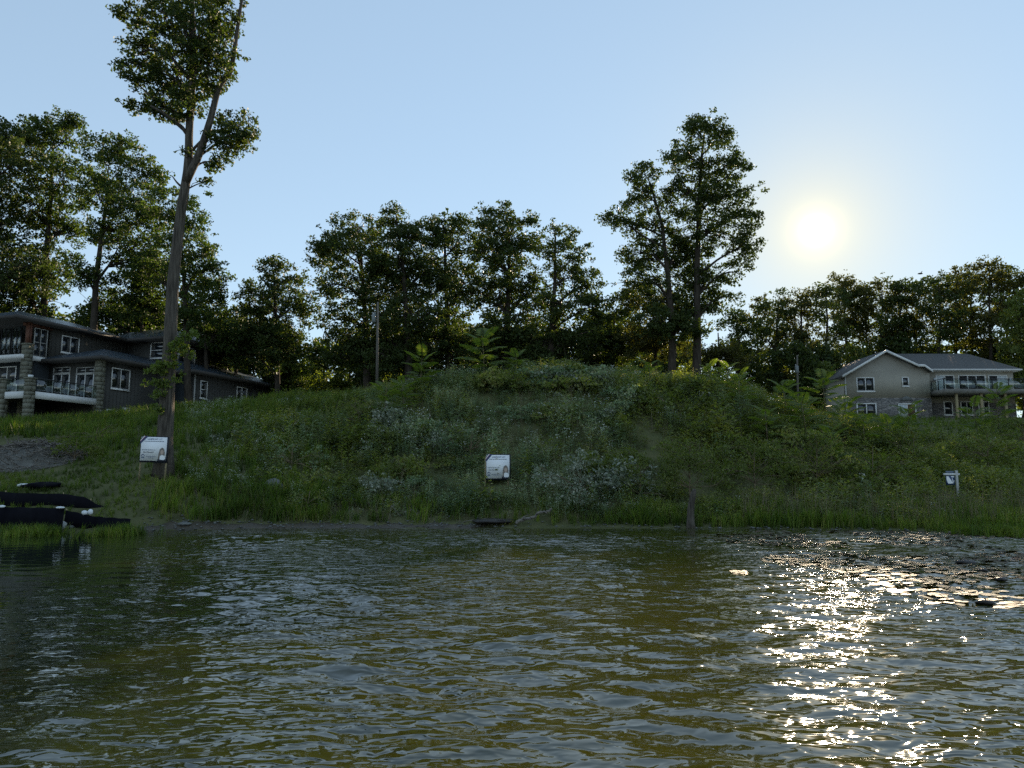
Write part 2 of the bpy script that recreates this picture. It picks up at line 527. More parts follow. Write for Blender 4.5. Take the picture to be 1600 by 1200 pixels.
# for every picture column: the water's edge, then (depth, row) of the bare ground, then far heights
PROF = {
    -60: (29.0, [(31, 812), (33, 795), (35, 768), (38, 740), (42, 706), (46, 680), (52, 668), (58, 664)], 8.2),
    0: (29.4, [(31.2, 812), (33, 795), (35, 768), (38, 740), (42, 704), (46, 680), (52, 666), (58, 662)], 8.4),
    120: (30.0, [(31.4, 814), (33.2, 790), (35, 765), (38, 735), (42, 704), (47, 678), (53, 664), (60, 655)], 8.8),
    250: (31.4, [(32.6, 795), (34.2, 762), (36, 742), (40, 705), (46, 672), (54, 650), (62, 638)], 9.2),
    400: (32.6, [(34, 798), (36.5, 775), (40, 733), (46, 675), (54, 636), (62, 622)], 9.8),
    560: (33.6, [(35, 800), (38, 776), (42, 722), (47, 662), (52, 624), (58, 616)], 9.8),
    700: (34.0, [(35.5, 800), (38.4, 772), (42, 716), (46, 658), (50, 612), (56, 604)], 9.8),
    850: (34.0, [(35.5, 800), (38.6, 768), (42, 712), (46, 648), (49.5, 600), (55, 590)], 9.8),
    1000: (33.6, [(35.5, 800), (38.4, 775), (42, 718), (46, 655), (50, 606), (56, 598)], 9.8),
    1150: (32.6, [(35, 800), (38.4, 780), (42, 724), (46, 668), (50, 620), (56, 612)], 9.8),
    1300: (31.6, [(34, 808), (38, 790), (44, 722), (50, 672), (56, 650), (65, 646), (80, 652)], 9.2),
    1450: (30.8, [(33, 812), (36, 798), (40, 776), (46, 738), (54, 700), (64, 674), (76, 656), (84, 653)], 9.2),
    1600: (30.2, [(33, 812), (36, 798), (40, 778), (46, 742), (54, 704), (64, 676), (76, 657), (84, 654)], 9.2),
    1680: (30.0, [(33, 812), (36, 798), (40, 778), (46, 742), (54, 704), (64, 676), (76, 657), (84, 654)], 9.2),
}
YS = np.arange(20.0, 160.01, 0.25)
pxs = sorted(PROF)
us = np.array([at(p, 700, 1.0)[0] for p in pxs])
cols = []
for p in pxs:
    shore, pts, far = PROF[p]
    ys = [20.0, shore - 3.0, shore] + [a for a, b in pts] + [105.0, 160.0]
    zs = [-2.6, -0.75, 0.0] + [zpix(p, b, a) for a, b in pts] + [far + 0.6, far + 1.2]
    cols.append(np.interp(YS, ys, zs))
cols = np.array(cols)
UU = np.linspace(us[0], us[-1], 260)
TAB = np.array([np.interp(UU, us, cols[:, j]) for j in range(len(YS))]).T
ker = np.hanning(15); ker /= ker.sum()
pad = np.pad(TAB, ((7, 7), (0, 0)), mode='edge')
TAB = np.array([np.convolve(pad[:, j], ker, 'valid') for j in range(TAB.shape[1])]).T
ker = np.hanning(7); ker /= ker.sum()
pad = np.pad(TAB, ((0, 0), (3, 3)), mode='edge')
TAB = np.array([np.convolve(pad[i], ker, 'valid') for i in range(TAB.shape[0])])


def ground(x, y, rough=True):
    x = np.asarray(x, float); y = np.asarray(y, float)
    u = np.clip(x / np.maximum(y, 5.0), UU[0], UU[-1] - 1e-6)
    fu = (u - UU[0]) / (UU[1] - UU[0])
    fy = np.clip((y - YS[0]) / 0.25, 0, len(YS) - 1.001)
    i = np.clip(fu.astype(int), 0, len(UU) - 2); j = fy.astype(int)
    a, b = fu - i, fy - j
    z = (TAB[i, j] * (1 - a) + TAB[i + 1, j] * a) * (1 - b) + (TAB[i, j + 1] * (1 - a) + TAB[i + 1, j + 1] * a) * b
    if rough:
        w = np.clip((z + 0.3) / 1.5, 0.15, 1)
        z = z + w * (0.42 * (fbm(x * 0.35, y * 0.35, 3) - 0.5) + 0.10 * (fbm(x * 1.3, y * 1.3, 9) - 0.5))
        z = z + np.clip((y - 140) / 300, 0, 1) * 6 * (fbm(x * 0.006, y * 0.006, 5) - 0.4)
    return z


def gz(x, y):
    return float(ground(np.array([x]), np.array([y]))[0])


def on_ground(px, py, lo=28.0, hi=95.0):
    """where the line of sight through a pixel meets the ground"""
    d = ray(px, py)
    Y = np.arange(lo, hi, 0.05)
    P = np.array([0, 0, CAMZ])[None] + d[None] * (Y / d[1])[:, None]
    g = ground(P[:, 0], P[:, 1])
    k = np.where(P[:, 2] <= g)[0]
    k = k[0] if len(k) else len(Y) - 1
    return np.array([P[k, 0], P[k, 1], g[k]])


def foot(px, Y):
    """the ground under a picture column at a given depth"""
    x = at(px, 700, Y)[0]
    return np.array([x, Y, gz(x, Y)])


def grid_mesh(xs, ys, zf):
    X, Y = np.meshgrid(xs, ys)
    Z = zf(X, Y)
    v = np.stack([X, Y, Z], -1).reshape(-1, 3)
    nx, ny = len(xs), len(ys)
    i = np.arange(ny - 1)[:, None] * nx
    j = np.arange(nx - 1)[None, :]
    q = np.stack([i + j, i + j + 1, i + nx + j + 1, i + nx + j], -1).reshape(-1, 4)
    mb = MB()
    mb.add(v, q)
    return mb


def spread(a, b, dense, outer_lo, outer_hi):
    lo = -np.geomspace(1, a - outer_lo + 1, 26)[::-1] + 1 + a
    hi = np.geomspace(1, outer_hi - b + 1, 26) - 1 + b
    return np.concatenate([lo[:-1], np.arange(a, b, dense), hi])


gx = spread(-62, 78, 0.7, -3000, 3000)
gy = spread(24, 100, 0.4, -3000, 4000)
tag(grid_mesh(gx, gy, lambda X, Y: ground(X.ravel(), Y.ravel()).reshape(X.shape)).build('ground', 'ground_soil', smooth=True),
    'lake bed and weedy hill rising from the shore', kind='structure')

# the lake: real waves, finer towards the boat
WAVES = []
wr = np.random.default_rng(21)
for k in range(34):
    lam = 0.24 * (1.15 / 0.24) ** wr.random()
    th = math.radians(90 + wr.normal(-8, 32))
    WAVES.append((2 * math.pi / lam, math.cos(th), math.sin(th), wr.random() * 6.28, 0.0054 * lam ** 0.9))


def waves(X, Y):
    gust = 0.45 + 0.75 * np.clip((fbm(X * 0.22, Y * 0.22, 31) - 0.3) / 0.4, 0, 1)
    lee = np.clip((X + 0.42 * Y + 3.0) / 4.6, 0, 1)
    lee = 0.06 + 0.94 * lee * lee * (3 - 2 * lee)
    calm = np.clip((33.5 - Y) / 8.0, 0.25, 1)
    wx = X + 0.35 * (fbm(X * 0.5, Y * 0.5, 41) - 0.5); wy = Y + 0.45 * (fbm(X * 0.5, Y * 0.5, 43) - 0.5)
    Z = np.zeros_like(X)
    inside = (np.abs(X) < 40) & (Y > -6)
    for k, cx, cy, ph, am in WAVES:
        Z += am * np.sin(k * (cx * wx + cy * wy) + ph)
    fade = np.clip((40 - np.abs(X)) / 8, 0, 1) * np.clip((Y + 6) / 6, 0, 1)
    return np.where(inside, Z * gust * lee * calm * fade, 0.0)


wy = np.concatenate([-np.geomspace(3, 3000, 22)[::-1], np.arange(-2, 2.5, 0.5), 2.5 + np.cumsum(np.linspace(0.035, 0.115, 400)) * 1.0])
wy = wy[wy < 36.0]
wx = spread(-21, 21, 0.098, -3000, 3000)
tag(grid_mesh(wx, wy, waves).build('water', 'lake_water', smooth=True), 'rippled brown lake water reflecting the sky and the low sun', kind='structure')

# ------------------------------------------------------------------ house building helpers
class Face:
    """an upright plane: t runs along it, z up, d out of it"""

    def __init__(self, p, dirv, nrm):
        self.p = np.array([p[0], p[1], 0.0])
        self.d = np.array([dirv[0], dirv[1], 0.0])
        self.n = np.array([nrm[0], nrm[1], 0.0])

    def pt(self, t, z, d=0.0):
        return self.p + self.d * t + self.n * d + np.array([0, 0, z])

    def hit(self, px, py):
        r = ray(px, py)
        o = np.array([0, 0, CAMZ])
        k = ((self.p - o) * self.n).sum() / (r * self.n).sum()
        q = o + r * k
        return float(((q - self.p) * self.d).sum()), float(q[2])

    def box(self, mb, t0, t1, z0, z1, d0, d1):
        P = self.pt
        mb.hexa([P(t0, z0, d1), P(t1, z0, d1), P(t1, z0, d0), P(t0, z0, d0), P(t0, z1, d1), P(t1, z1, d1), P(t1, z1, d0), P(t0, z1, d0)])

    def poly(self, mb, tz, d0, d1):
        k = len(tz)
        v = [self.pt(t, z, d1) for t, z in tz] + [self.pt(t, z, d0) for t, z in tz]
        n0 = mb.n
        mb.v.append(np.array(v)); mb.n += 2 * k
        mb.f.append(np.array([list(range(k))], np.int64) + n0)
        mb.f.append(np.array([list(range(2 * k - 1, k - 1, -1))], np.int64) + n0)
        mb.f.append(np.array([[i, i + k, (i + 1) % k + k, (i + 1) % k] for i in range(k)], np.int64) + n0)


def rect_px(face, x0, y0, x1, y1):
    """two opposite picture corners -> t0, t1, z0, z1 on the face"""
    ta, za = face.hit(x0, y0)
    tb, zb = face.hit(x1, y1)
    tc_, zc = face.hit(x0, y1)
    td, zd = face.hit(x1, y0)
    t0, t1 = sorted([(ta + tc_) / 2, (tb + td) / 2])
    z0, z1 = sorted([(za + zd) / 2, (zb + zc) / 2])
    return t0, t1, z0, z1


def window(parent, face, rect, cols=2, rows=1, fw=0.075, trim='white_trim', pane='window_glass', name='window', off=0.0, special=None):
    t0, t1, z0, z1 = rect
    mb = MB()
    B = face.box
    B(mb, t0, t1, z0, z0 + fw, off + 0.0, off + 0.075)
    B(mb, t0, t1, z1 - fw, z1, off + 0.0, off + 0.075)
    B(mb, t0, t0 + fw, z0 + fw, z1 - fw, off + 0.0, off + 0.075)
    B(mb, t1 - fw, t1, z0 + fw, z1 - fw, off + 0.0, off + 0.075)
    w = mb.build(name, trim, parent)
    iw, ih = (t1 - t0 - 2 * fw), (z1 - z0 - 2 * fw)
    bar = fw * 0.8
    for c in range(cols):
        for r in range(rows):
            a = t0 + fw + iw * c / cols + (bar / 2 if c else 0)
            b = t0 + fw + iw * (c + 1) / cols - (bar / 2 if c < cols - 1 else 0)
            g = z0 + fw + ih * r / rows + (bar / 2 if r else 0)
            h = z0 + fw + ih * (r + 1) / rows - (bar / 2 if r < rows - 1 else 0)
            m = MB(); B(m, a, b, g, h, off + 0.0, off + 0.034)
            pm = pane if special is None else special.get((c, r), pane)
            m.build('pane', pm, w)
    for c in range(1, cols):
        x = t0 + fw + iw * c / cols
        m = MB(); B(m, x - bar / 2, x + bar / 2, z0 + fw, z1 - fw, off + 0.0, off + 0.062); m.build('mullion', trim, w)
    for r in range(1, rows):
        z = z0 + fw + ih * r / rows
        for c in range(cols):
            a = t0 + fw + iw * c / cols + (bar / 2 if c else 0)
            b = t0 + fw + iw * (c + 1) / cols - (bar / 2 if c < cols - 1 else 0)
            m = MB(); B(m, a, b, z - bar / 2, z + bar / 2, off + 0.0, off + 0.058); m.build('glazing_bar', trim, w)
    m = MB(); B(m, t0 - 0.05, t1 + 0.05, z0 - 0.07, z0 - 0.002, off + 0.0, off + 0.11); m.build('sill', trim, w)
    return w


def wall(parent, face, t0, t1, z0, z1, mat, th=0.22, battens=0.0, name='wall'):
    mb = MB(); face.box(mb, t0, t1, z0, z1, -th, 0.0)
    w = mb.build(name, mat, parent)
    if battens:
        mb = MB()
        k = int((t1 - t0) / battens)
        for i in range(k + 1):
            t = t0 + 0.03 + (t1 - t0 - 0.06) * i / max(1, k)
            face.box(mb, t - 0.022, t + 0.022, z0 + 0.02, z1 - 0.02, 0.0, 0.024)
        tag(mb.build('battens', mat, w), kind='stuff')
    return w


def hip_roof(parent, corners, zeave, rise, mat, th=0.22, ridge_in=None, name='roof', fascia='soffit'):
    """four plan corners in order; ridge parallel to side 0-1"""
    c = [np.array([*p[:2], zeave]) for p in corners]
    if ridge_in is None:
        half = np.linalg.norm(c[3] - c[0]) / 2
        ridge_in = (half, half)
    L = np.linalg.norm(c[1] - c[0])
    ax = (c[1] - c[0]) / L
    ma, mb_ = (c[0] + c[3]) / 2, (c[1] + c[2]) / 2
    ra = ma + ax * ridge_in[0] + np.array([0, 0, rise])
    rb = mb_ - ax * ridge_in[1] + np.array([0, 0, rise])
    m = MB()
    lo = [p - np.array([0, 0, th]) for p in c]
    v = c + [ra, rb] + lo
    n0 = m.n
    m.v.append(np.array(v)); m.n += len(v)
    for f in ([0, 1, 5, 4], [2, 3, 4, 5], [1, 2, 5], [3, 0, 4]):
        m.f.append(np.array([f]) + n0)
    r = m.build(name, mat, parent)
    e = MB()
    dz = np.array([0, 0, 0.003])
    cc = [p - dz for p in c]
    e.add(cc + lo, [[0, 4, 5, 1], [1, 5, 6, 2], [2, 6, 7, 3], [3, 7, 4, 0], [4, 7, 6, 5], [0, 1, 2, 3]])
    e.build('fascia', fascia, r)
    return r, ra, rb


# ------------------------------------------------------------------ the dark house on the bank
A = np.array([math.sin(math.radians(18)), math.cos(math.radians(18))])      # along its side, away from the lake
R_ = np.array([math.cos(math.radians(18)), -math.sin(math.radians(18))])    # outwards from that side
p47 = at(47, 620, 58.0)
H0 = p47[:2]


def hp(s, r):
    return H0 + A * s + R_ * r


def side(r):       # faces the open hill
    return Face(hp(0, r), A, R_)


def front(s):      # faces the lake; t grows outwards along R_
    return Face(hp(s, 0), R_, -A)


dark_house = tag(empty('lake_house', (*hp(8, -6), gz(*hp(8, -6)))), 'dark board-and-batten house with stone columns, balconies and white framed windows', 'house')
HO = np.array(dark_house.location)
_house_children_start = set(bpy.data.objects)


def z_at(face, px, py):
    return face.hit(px, py)[1]


Z_DECK = z_at(side(0.0), 60, 613)
Z_UP = z_at(side(-6.0), 62, 561)
Z_V1E = z_at(side(-6.0), 110, 518)
Z_V2E = z_at(side(0.0), 172, 566)
Z_V3E = z_at(side(-0.6), 300, 540)
Z_V4E = z_at(side(2.5), 340, 591)
ZB = 4.2
G = 'grey_siding'
# main block
f1 = side(-6.0)
wall(dark_house, f1, 5.2, 15.2, ZB, Z_UP - 0.02, 'blue_siding', name='wall')
wall(dark_house, f1, 6.6, 15.2, Z_UP - 0.018, Z_V1E + 0.2, G, battens=0.42)
f1f = front(5.2)
wall(dark_house, f1f, -16, -6.222, ZB, Z_UP - 0.02, 'blue_siding', battens=0.42)
f1u = front(8.4)
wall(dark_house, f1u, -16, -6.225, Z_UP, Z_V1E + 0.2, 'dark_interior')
mb = MB()
face16 = side(-15.8)
face16.box(mb, 5.45, 15.2, ZB, Z_V1E + 0.2, -0.2, 0.0)
mb.build('wall', G, dark_house)
# covered upper balcony: floor, timber post and beam, dark glazed screens
mb = MB()
q = [hp(3.6, -16), hp(3.6, -5.7), hp(8.38, -5.7), hp(8.38, -16)]
mb.slab([(*p, Z_UP + 0.12) for p in q], 0.34)
bal = mb.build('balcony_floor', 'white_trim', dark_house)
for (t0, t1) in ((4.9, 6.55),):
    fb = side(-5.86)
    rc = rect_px(fb, 52, 519, 73, 557)
    window(dark_house, fb, (rc[0], rc[1], Z_UP + 0.14, Z_V1E - 0.35), 2, 2, 0.06, 'dim_trim', name='screen')
fu = front(4.1)
for (x0, x1) in ((2, 17), (19, 33)):
    a, b, _, _ = rect_px(fu, x0, 520, x1, 560)
    window(dark_house, fu, (a, b, Z_UP + 0.14, Z_V1E - 0.4), 2, 1, 0.06, 'rail_metal', 'rail_glass', name='screen')
# lake side windows of the main floor
a, b, c0, c1 = rect_px(f1f, -2, 573, 26, 600)
window(dark_house, f1f, (a, b, c0, c1), 2, 1, 0.08, off=0.026)
a, b, c0, c1 = rect_px(f1f, 14, 600, 27, 615)
window(dark_house, f1f, (a, b, c0 - 0.4, c1), 1, 1, 0.06, off=0.026)
# upper side window
window(dark_house, f1, rect_px(f1, 95, 526, 123, 553), 2, 1, 0.09, off=0.026)
# bump-out
f2 = side(0.0)
f2f = front(6.6)
wall(dark_house, f2, 6.6, 14.8, ZB, Z_V2E + 0.15, G, battens=0.38)
wall(dark_house, f2f, -6.0, -0.225, ZB, Z_V2E + 0.15, G)
window(dark_house, f2, rect_px(f2, 173, 576, 202, 609), 2, 1, 0.09, off=0.026)
window(dark_house, f2, rect_px(f2, 165, 640, 181, 656), 1, 1, 0.09, off=0.026)
a, b, c0, c1 = rect_px(f2, 190, 638, 216, 660)
mb = MB(); f2.box(mb, a, b, c0 - 1.2, c1, 0.027, 0.16); mb.build('foundation', 'concrete', dark_house)
for (x0, x1, special) in ((83, 109, None), (119, 147, {(0, 0): 'curtain'})):
    a, b, _, _ = rect_px(f2f, x0, 580, x1, 620)
    zt = z_at(f2f, (x0 + x1) / 2, 574)
    zm = z_at(f2f, (x0 + x1) / 2, 584)
    window(dark_house, f2f, (a, b, Z_DECK + 0.03, zm), 2, 1, 0.09, name='glazed_door', special=None)
    window(dark_house, f2f, (a, b, zm + 0.03, zt), 2, 1, 0.06, 'dim_trim', name='transom_window')
# basement windows under the deck
for (x0, x1) in ((78, 103), (112, 124), (127, 140)):
    a, b, c0, c1 = rect_px(f2f, x0, 646, x1, 662)
    window(dark_house, f2f, (a, b, c0 - 0.5, c1), 2 if x1 - x0 > 20 else 1, 1, 0.07, 'dim_trim')
# rear cross block, two storeys
f3 = side(-0.6)
f3f = front(15.0)
wall(dark_house, f3, 15.0, 20.2, ZB, Z_V3E + 0.2, G, battens=0.38)
wall(dark_house, f3f, -6.2, -0.825, ZB, Z_V3E + 0.2, G, battens=0.38)
wall(dark_house, Face(hp(20.2, 0), R_, A), -8, -0.82, ZB, Z_V3E + 0.2, G)
window(dark_house, f3, rect_px(f3, 277, 543, 304, 568), 2, 1, 0.08, off=0.026)
window(dark_house, f3f, rect_px(f3f, 236, 535, 257, 560), 1, 2, 0.08, off=0.026)
# garage wing
f4 = side(2.5)
f4f = front(14.6)
wall(dark_house, f4, 14.6, 28.0, ZB, Z_V4E + 0.15, G, battens=0.36)
wall(dark_house, f4f, -0.3, 2.275, ZB, Z_V4E + 0.15, 'blue_siding', battens=0.4)
wall(dark_house, Face(hp(28.0, 0), R_, A), -8, 2.27, ZB, Z_V4E + 0.15, G)
window(dark_house, f4, rect_px(f4, 312, 595, 323, 623), 1, 2, 0.08, off=0.026)
window(dark_house, f4, rect_px(f4, 369, 605, 385, 626), 2, 1, 0.08, off=0.026)
mb = MB(); f4.box(mb, 14.62, 14.80, ZB, Z_V4E, 0.026, 0.06); mb.build('corner_board', 'dim_trim', dark_house)
# roofs
hip_roof(dark_house, [hp(2.4, -5.0), hp(16.4, -5.0), hp(16.4, -17), hp(2.4, -17)], Z_V1E + 0.26, 1.75, 'metal_roof', 0.26, (5.0, 3.0))
hip_roof(dark_house, [hp(13.9, 0.4), hp(13.9, -8.5), hp(21.2, -8.5), hp(21.2, 0.4)], Z_V3E + 0.32, 1.5, 'metal_roof', 0.28, (3.4, 1.0))
hip_roof(dark_house, [hp(5.5, 0.9), hp(16, 0.9), hp(16, -7.9), hp(5.5, -7.9)], Z_V2E + 0.30, 1.45, 'metal_roof', 0.28, (4.4, 1.0))
hip_roof(dark_house, [hp(13.6, 3.3), hp(29.2, 3.3), hp(29.2, -7.5), hp(13.6, -7.5)], Z_V4E + 0.28, 1.9, 'metal_roof', 0.26, (3.0, 5.0))
# deck with fascia and glass rail
mb = MB()
q = [hp(-0.05, -13.5), hp(-0.05, 0.05), hp(6.55, 0.05), hp(6.55, -5.95), hp(5.15, -6.2), hp(5.15, -13.5)]
mb.slab([(*p, Z_DECK) for p in q], 0.10)
deck = mb.build('deck', 'deck_board', dark_house)
mb = MB()
side(0.05).box(mb, -0.05, 6.55, Z_DECK - 0.50, Z_DECK + 0.03, 0.003, 0.07)
mb.build('fascia', 'white_trim', deck)
mb = MB()
front(-0.05).box(mb, -13.5, 0.05, Z_DECK - 0.50, Z_DECK + 0.03, 0.003, 0.07)
mb.build('fascia', 'white_trim', deck)
fr, ff = side(0.0), front(0.0)
for k in range(4):
    t0 = 0.5 + k * 1.5
    mb = MB(); fr.box(mb, t0, t0 + 1.42, Z_DECK + 0.10, Z_DECK + 1.0, -0.012, 0.0); mb.build('rail_pane', 'rail_glass', dark_house)
    mb = MB(); fr.box(mb, t0 + 1.43, t0 + 1.49, Z_DECK, Z_DECK + 1.04, -0.04, 0.02); mb.build('rail_post', 'rail_metal', dark_house)
mb = MB(); fr.box(mb, 0.35, 6.5, Z_DECK + 1.045, Z_DECK + 1.10, -0.05, 0.03); mb.build('handrail', 'rail_metal', dark_house)
for k in range(2):
    t0 = -0.5 - 2.2 * (k + 1)
    mb = MB(); ff.box(mb, t0, t0 + 2.12, Z_DECK + 0.10, Z_DECK + 1.0, -0.012, 0.0); mb.build('rail_pane', 'rail_glass', dark_house)
mb = MB(); ff.box(mb, -12.8, -0.35, Z_DECK + 1.045, Z_DECK + 1.10, -0.05, 0.03); mb.build('handrail', 'rail_metal', dark_house)


def stone_column(parent, s, r, w, z0, z1):
    """courses of two blocks, turned a quarter from course to course"""
    fc = Face(hp(s, r), A, R_)
    h = w / 2
    mb = MB(); fc.box(mb, -h + 0.03, h - 0.03, z0, z1, -h + 0.03, h - 0.03)
    col = mb.build('column', 'mortar', parent)
    z, k = z0, 0
    while z < z1 - 0.05:
        ch = min(rng.uniform(0.26, 0.44), z1 - z)
        if z1 - (z + ch) < 0.15: ch = z1 - z
        cut = rng.uniform(-0.12, 0.12) * w
        j = lambda: rng.uniform(-0.004, 0.012)
        for sgn in (-1, 1):
            m = MB()
            if k % 2:
                a, b = (-h - j(), cut - 0.012) if sgn < 0 else (cut + 0.012, h + j())
                fc.box(m, a, b, z + 0.012, z + ch - 0.012, -h - j(), h + j())
            else:
                a, b = (-h - j(), cut - 0.012) if sgn < 0 else (cut + 0.012, h + j())
                fc.box(m, -h - j(), h + j(), z + 0.012, z + ch - 0.012, a, b)
            m.build('stone', 'column_stone', col)
        z += ch; k += 1
    m = MB(); fc.box(m, -h - 0.06, h + 0.06, z1 + 0.003, z1 + 0.11, -h - 0.06, h + 0.06); m.build('cap_stone', 'column_stone', col)
    return col


stone_column(dark_house, 0.0, -0.1, 0.54, ZB, z_at(side(0.0), 48, 592))
a_, _ = front(0.0).hit(5, 620)
stone_column(dark_house, 0.0, a_, 0.54, ZB, z_at(front(0.0), 5, 594))
a1_, _ = front(4.2).hit(42, 560)
stone_column(dark_house, 4.2, a1_, 0.60, ZB, z_at(front(4.2), 42, 539))
stone_column(dark_house, 6.30, -0.02, 0.58, ZB, Z_V2E + 0.0)
mb = MB()
fc = Face(hp(4.2, a1_), A, R_)
fc.box(mb, -0.17, -0.02, z_at(front(4.2), 42, 539), Z_V1E - 0.02, -0.17, 0.17)
fc.box(mb, 0.02, 0.17, z_at(front(4.2), 42, 539), Z_V1E - 0.02, -0.17, 0.17)
mb.build('post', 'red_wood', dark_house)
mb = MB()
side(-5.9).box(mb, 3.9, 6.58, Z_V1E - 0.30, Z_V1E - 0.03, -0.2, 0.0)
mb.build('beam', 'red_wood', dark_house)
# planter bowl on the deck column
mb = MB()
pz = z_at(side(0.0), 48, 592) + 0.11
ctr = np.array([*hp(0.0, -0.1), pz])
mb.tube([ctr, ctr + [0, 0, 0.12], ctr + [0, 0, 0.2]], [0.13, 0.19, 0.17], 10)
tag(mb.build('planter_bowl', 'white_plastic', smooth=True), 'small white bowl standing on the stone deck column', 'bowl')
# children were built in world space; the root sits at the house's foot
for o in bpy.data.objects:
    if o.parent is dark_house:
        o.matrix_parent_inverse = dark_house.matrix_basis.inverted()

# ------------------------------------------------------------------ the taupe house on the other side
right_house = tag(empty('lake_house', tuple(foot(1440, 86.0))), 'taupe gabled house with grey stone basement, white windows and glass railed deck', 'house')
YF = 83.0
fg = Face((0, YF), (1, 0), (0, -1))
fs = Face((0, YF + 1.5), (1, 0), (0, -1))
zg = lambda px, py, f=fg: f.hit(px, py)[1]
tg = lambda px, py, f=fg: f.hit(px, py)[0]
T = 'taupe_siding'
xl, xr = tg(1320, 600), tg(1453, 600)
ztop_st = zg(1390, 622)
zbase = zg(1390, 662) - 1.5
apex = (tg(1381, 551), zg(1381, 551))
zl, zr = zg(1320, 586), zg(1430, 573)
trk = tg(1430, 573)
mb = MB(); fg.poly(mb, [(xl, ztop_st), (xr, ztop_st), (xr, zg(1453, 581)), (trk + 0.6, zr), (trk, zr), apex, (xl, zl)], -0.25, 0.0)
mb.build('gable_wall', T, right_house)
mb = MB(); fg.box(mb, xl - 0.05, xr + 0.02, zbase, ztop_st - 0.003, -0.3, 0.06); mb.build('stone_base', 'stone_veneer', right_house)
xe = tg(1584, 600, fs)
wall(right_house, fs, xr + 0.01, xe, ztop_st - 0.4, zg(1500, 578, fs), T, 0.25)
mb = MB(); fs.box(mb, xr + 0.025, xe + 0.03, zbase, ztop_st - 0.403, -0.3, 0.06); mb.build('stone_base', 'stone_veneer', right_house)
# side walls
fl = Face((xl, YF), (0, 1), (-1, 0))
wall(right_house, fl, 0.26, 11.0, zbase, zl - 0.05, T, 0.22)
frr = Face((xe, YF + 1.5), (0, 1), (1, 0))
wall(right_house, frr, 0.26, 9.5, zbase, zg(1500, 578, fs) - 0.05, T, 0.22)
wall(right_house, Face((0, YF + 11), (1, 0), (0, 1)), xl + 0.01, xe - 0.01, zbase, zl - 0.1, T, 0.22)
# gable roof, ridge running away from the lake
ov = 0.55
rv = np.array([0, 1, 0])
la = fg.pt(xl - 0.45, zl - 0.12, ov); ra = fg.pt(apex[0], apex[1] + 0.22, ov); ta_ = fg.pt(trk + 0.05, zr + 0.16, ov)
L = 11.6
mb = MB(); mb.slab([la, ra, ra + rv * L, la + rv * L], 0.16); roof = mb.build('roof', 'shingles', right_house)
mb = MB(); mb.slab([ra + [0.003, 0, 0], ta_, ta_ + rv * L, ra + rv * L + [0.003, 0, 0]], 0.16); mb.build('roof', 'shingles', right_house)
ea = fg.pt(trk + 0.75, zr + 0.15, ov); eb = fg.pt(xr + 0.12, zg(1455, 581) + 0.08, ov)
mb = MB(); mb.slab([ta_ + [0.003, 0, 0], ea, ea + rv * 5, ta_ + rv * 5 + [0.003, 0, 0]], 0.15); mb.build('roof', 'shingles', right_house)
mb = MB(); mb.slab([ea + [0.003, 0, 0], eb, eb + rv * 5, ea + rv * 5 + [0.003, 0, 0]], 0.15); mb.build('roof', 'shingles', right_house)
for (p, q) in ((la, ra), (ra, ta_), (ta_, ea), (ea, eb)):
    mb = MB()
    o1 = np.array([0, -0.004, 0.03]); o2 = np.array([0, -0.05, 0.03]); dn = np.array([0, 0, -0.27])
    mb.hexa([p + o2 + dn, q + o2 + dn, q + o1 + dn, p + o1 + dn, p + o2, q + o2, q + o1, p + o1])
    mb.build('bargeboard', 'white_trim', right_house)
# lower garage roof falling away on the far side
ga = np.array([xl - 0.3, YF + 6.0, zg(1312, 588)]); gb = at(1270, 606, YF + 7)
mb = MB()
mb.slab([ga + [-0.3, 0, 0], ga + [0.0, 0, 0.25], ga + [0.0, 7, 0.25], gb + [0, 7, 0], gb], 0.18)
mb.build('roof', 'shingles', right_house)
mb = MB(); Face((0, YF + 7.2), (1, 0), (0, -1)).box(mb, gb[0] + 0.5, xl - 0.24, zbase, gb[2] - 0.1, -0.2, 0.0); mb.build('wall', T, right_house)
# hipped main roof
ze = zg(1500, 578, fs)
ex0, ex1 = xr - 1.2, tg(1590, 578, fs)
hip_roof(right_house, [(ex0, YF + 0.8), (ex1, YF + 0.8), (ex1, YF + 10.4), (ex0, YF + 10.4)], ze + 0.02, zpix(1480, 553, YF + 5.6) - ze, 'shingles', 0.18, (0.0, 3.0), fascia='white_trim')
mb = MB(); Face((0, YF + 0.8), (1, 0), (0, -1)).box(mb, eb[0], ex1 + 0.02, ze - 0.13, ze + 0.0, 0.003, 0.10); mb.build('gutter', 'white_trim', right_house)
# downpipe
mb = MB(); fg.box(mb, xl - 0.02, xl + 0.08, zbase, zl - 0.1, 0.062, 0.15); mb.build('downpipe', 'dim_trim', right_house)
# windows and doors
window(right_house, fg, rect_px(fg, 1338, 589.5, 1366, 612), 2, 1, 0.11)
window(right_house, fg, rect_px(fg, 1409, 589, 1420, 604), 1, 1, 0.11)
r_ = rect_px(fg, 1338, 630, 1369, 652); window(right_house, fg, r_, 2, 1, 0.12, off=0.062)
r_ = rect_px(fg, 1403, 630.5, 1431, 652.5); window(right_house, fg, r_, 2, 1, 0.12, off=0.062, name='door', special={(0, 0): 'curtain', (1, 0): 'brown_door'})
mb = MB()
tc0, zc0 = fg.hit(1416, 624)
fg.poly(mb, [(tc0 - 0.7, zc0 - 0.15), (tc0 + 0.7, zc0 - 0.15), (tc0 + 0.45, zc0 + 0.18), (tc0, zc0 + 0.34), (tc0 - 0.45, zc0 + 0.18)], 0.062, 0.12)
mb.build('keystone', 'rock', right_house)
ZD = zg(1530, 607.5, Face((0, YF - 2.5), (1, 0), (0, -1)))
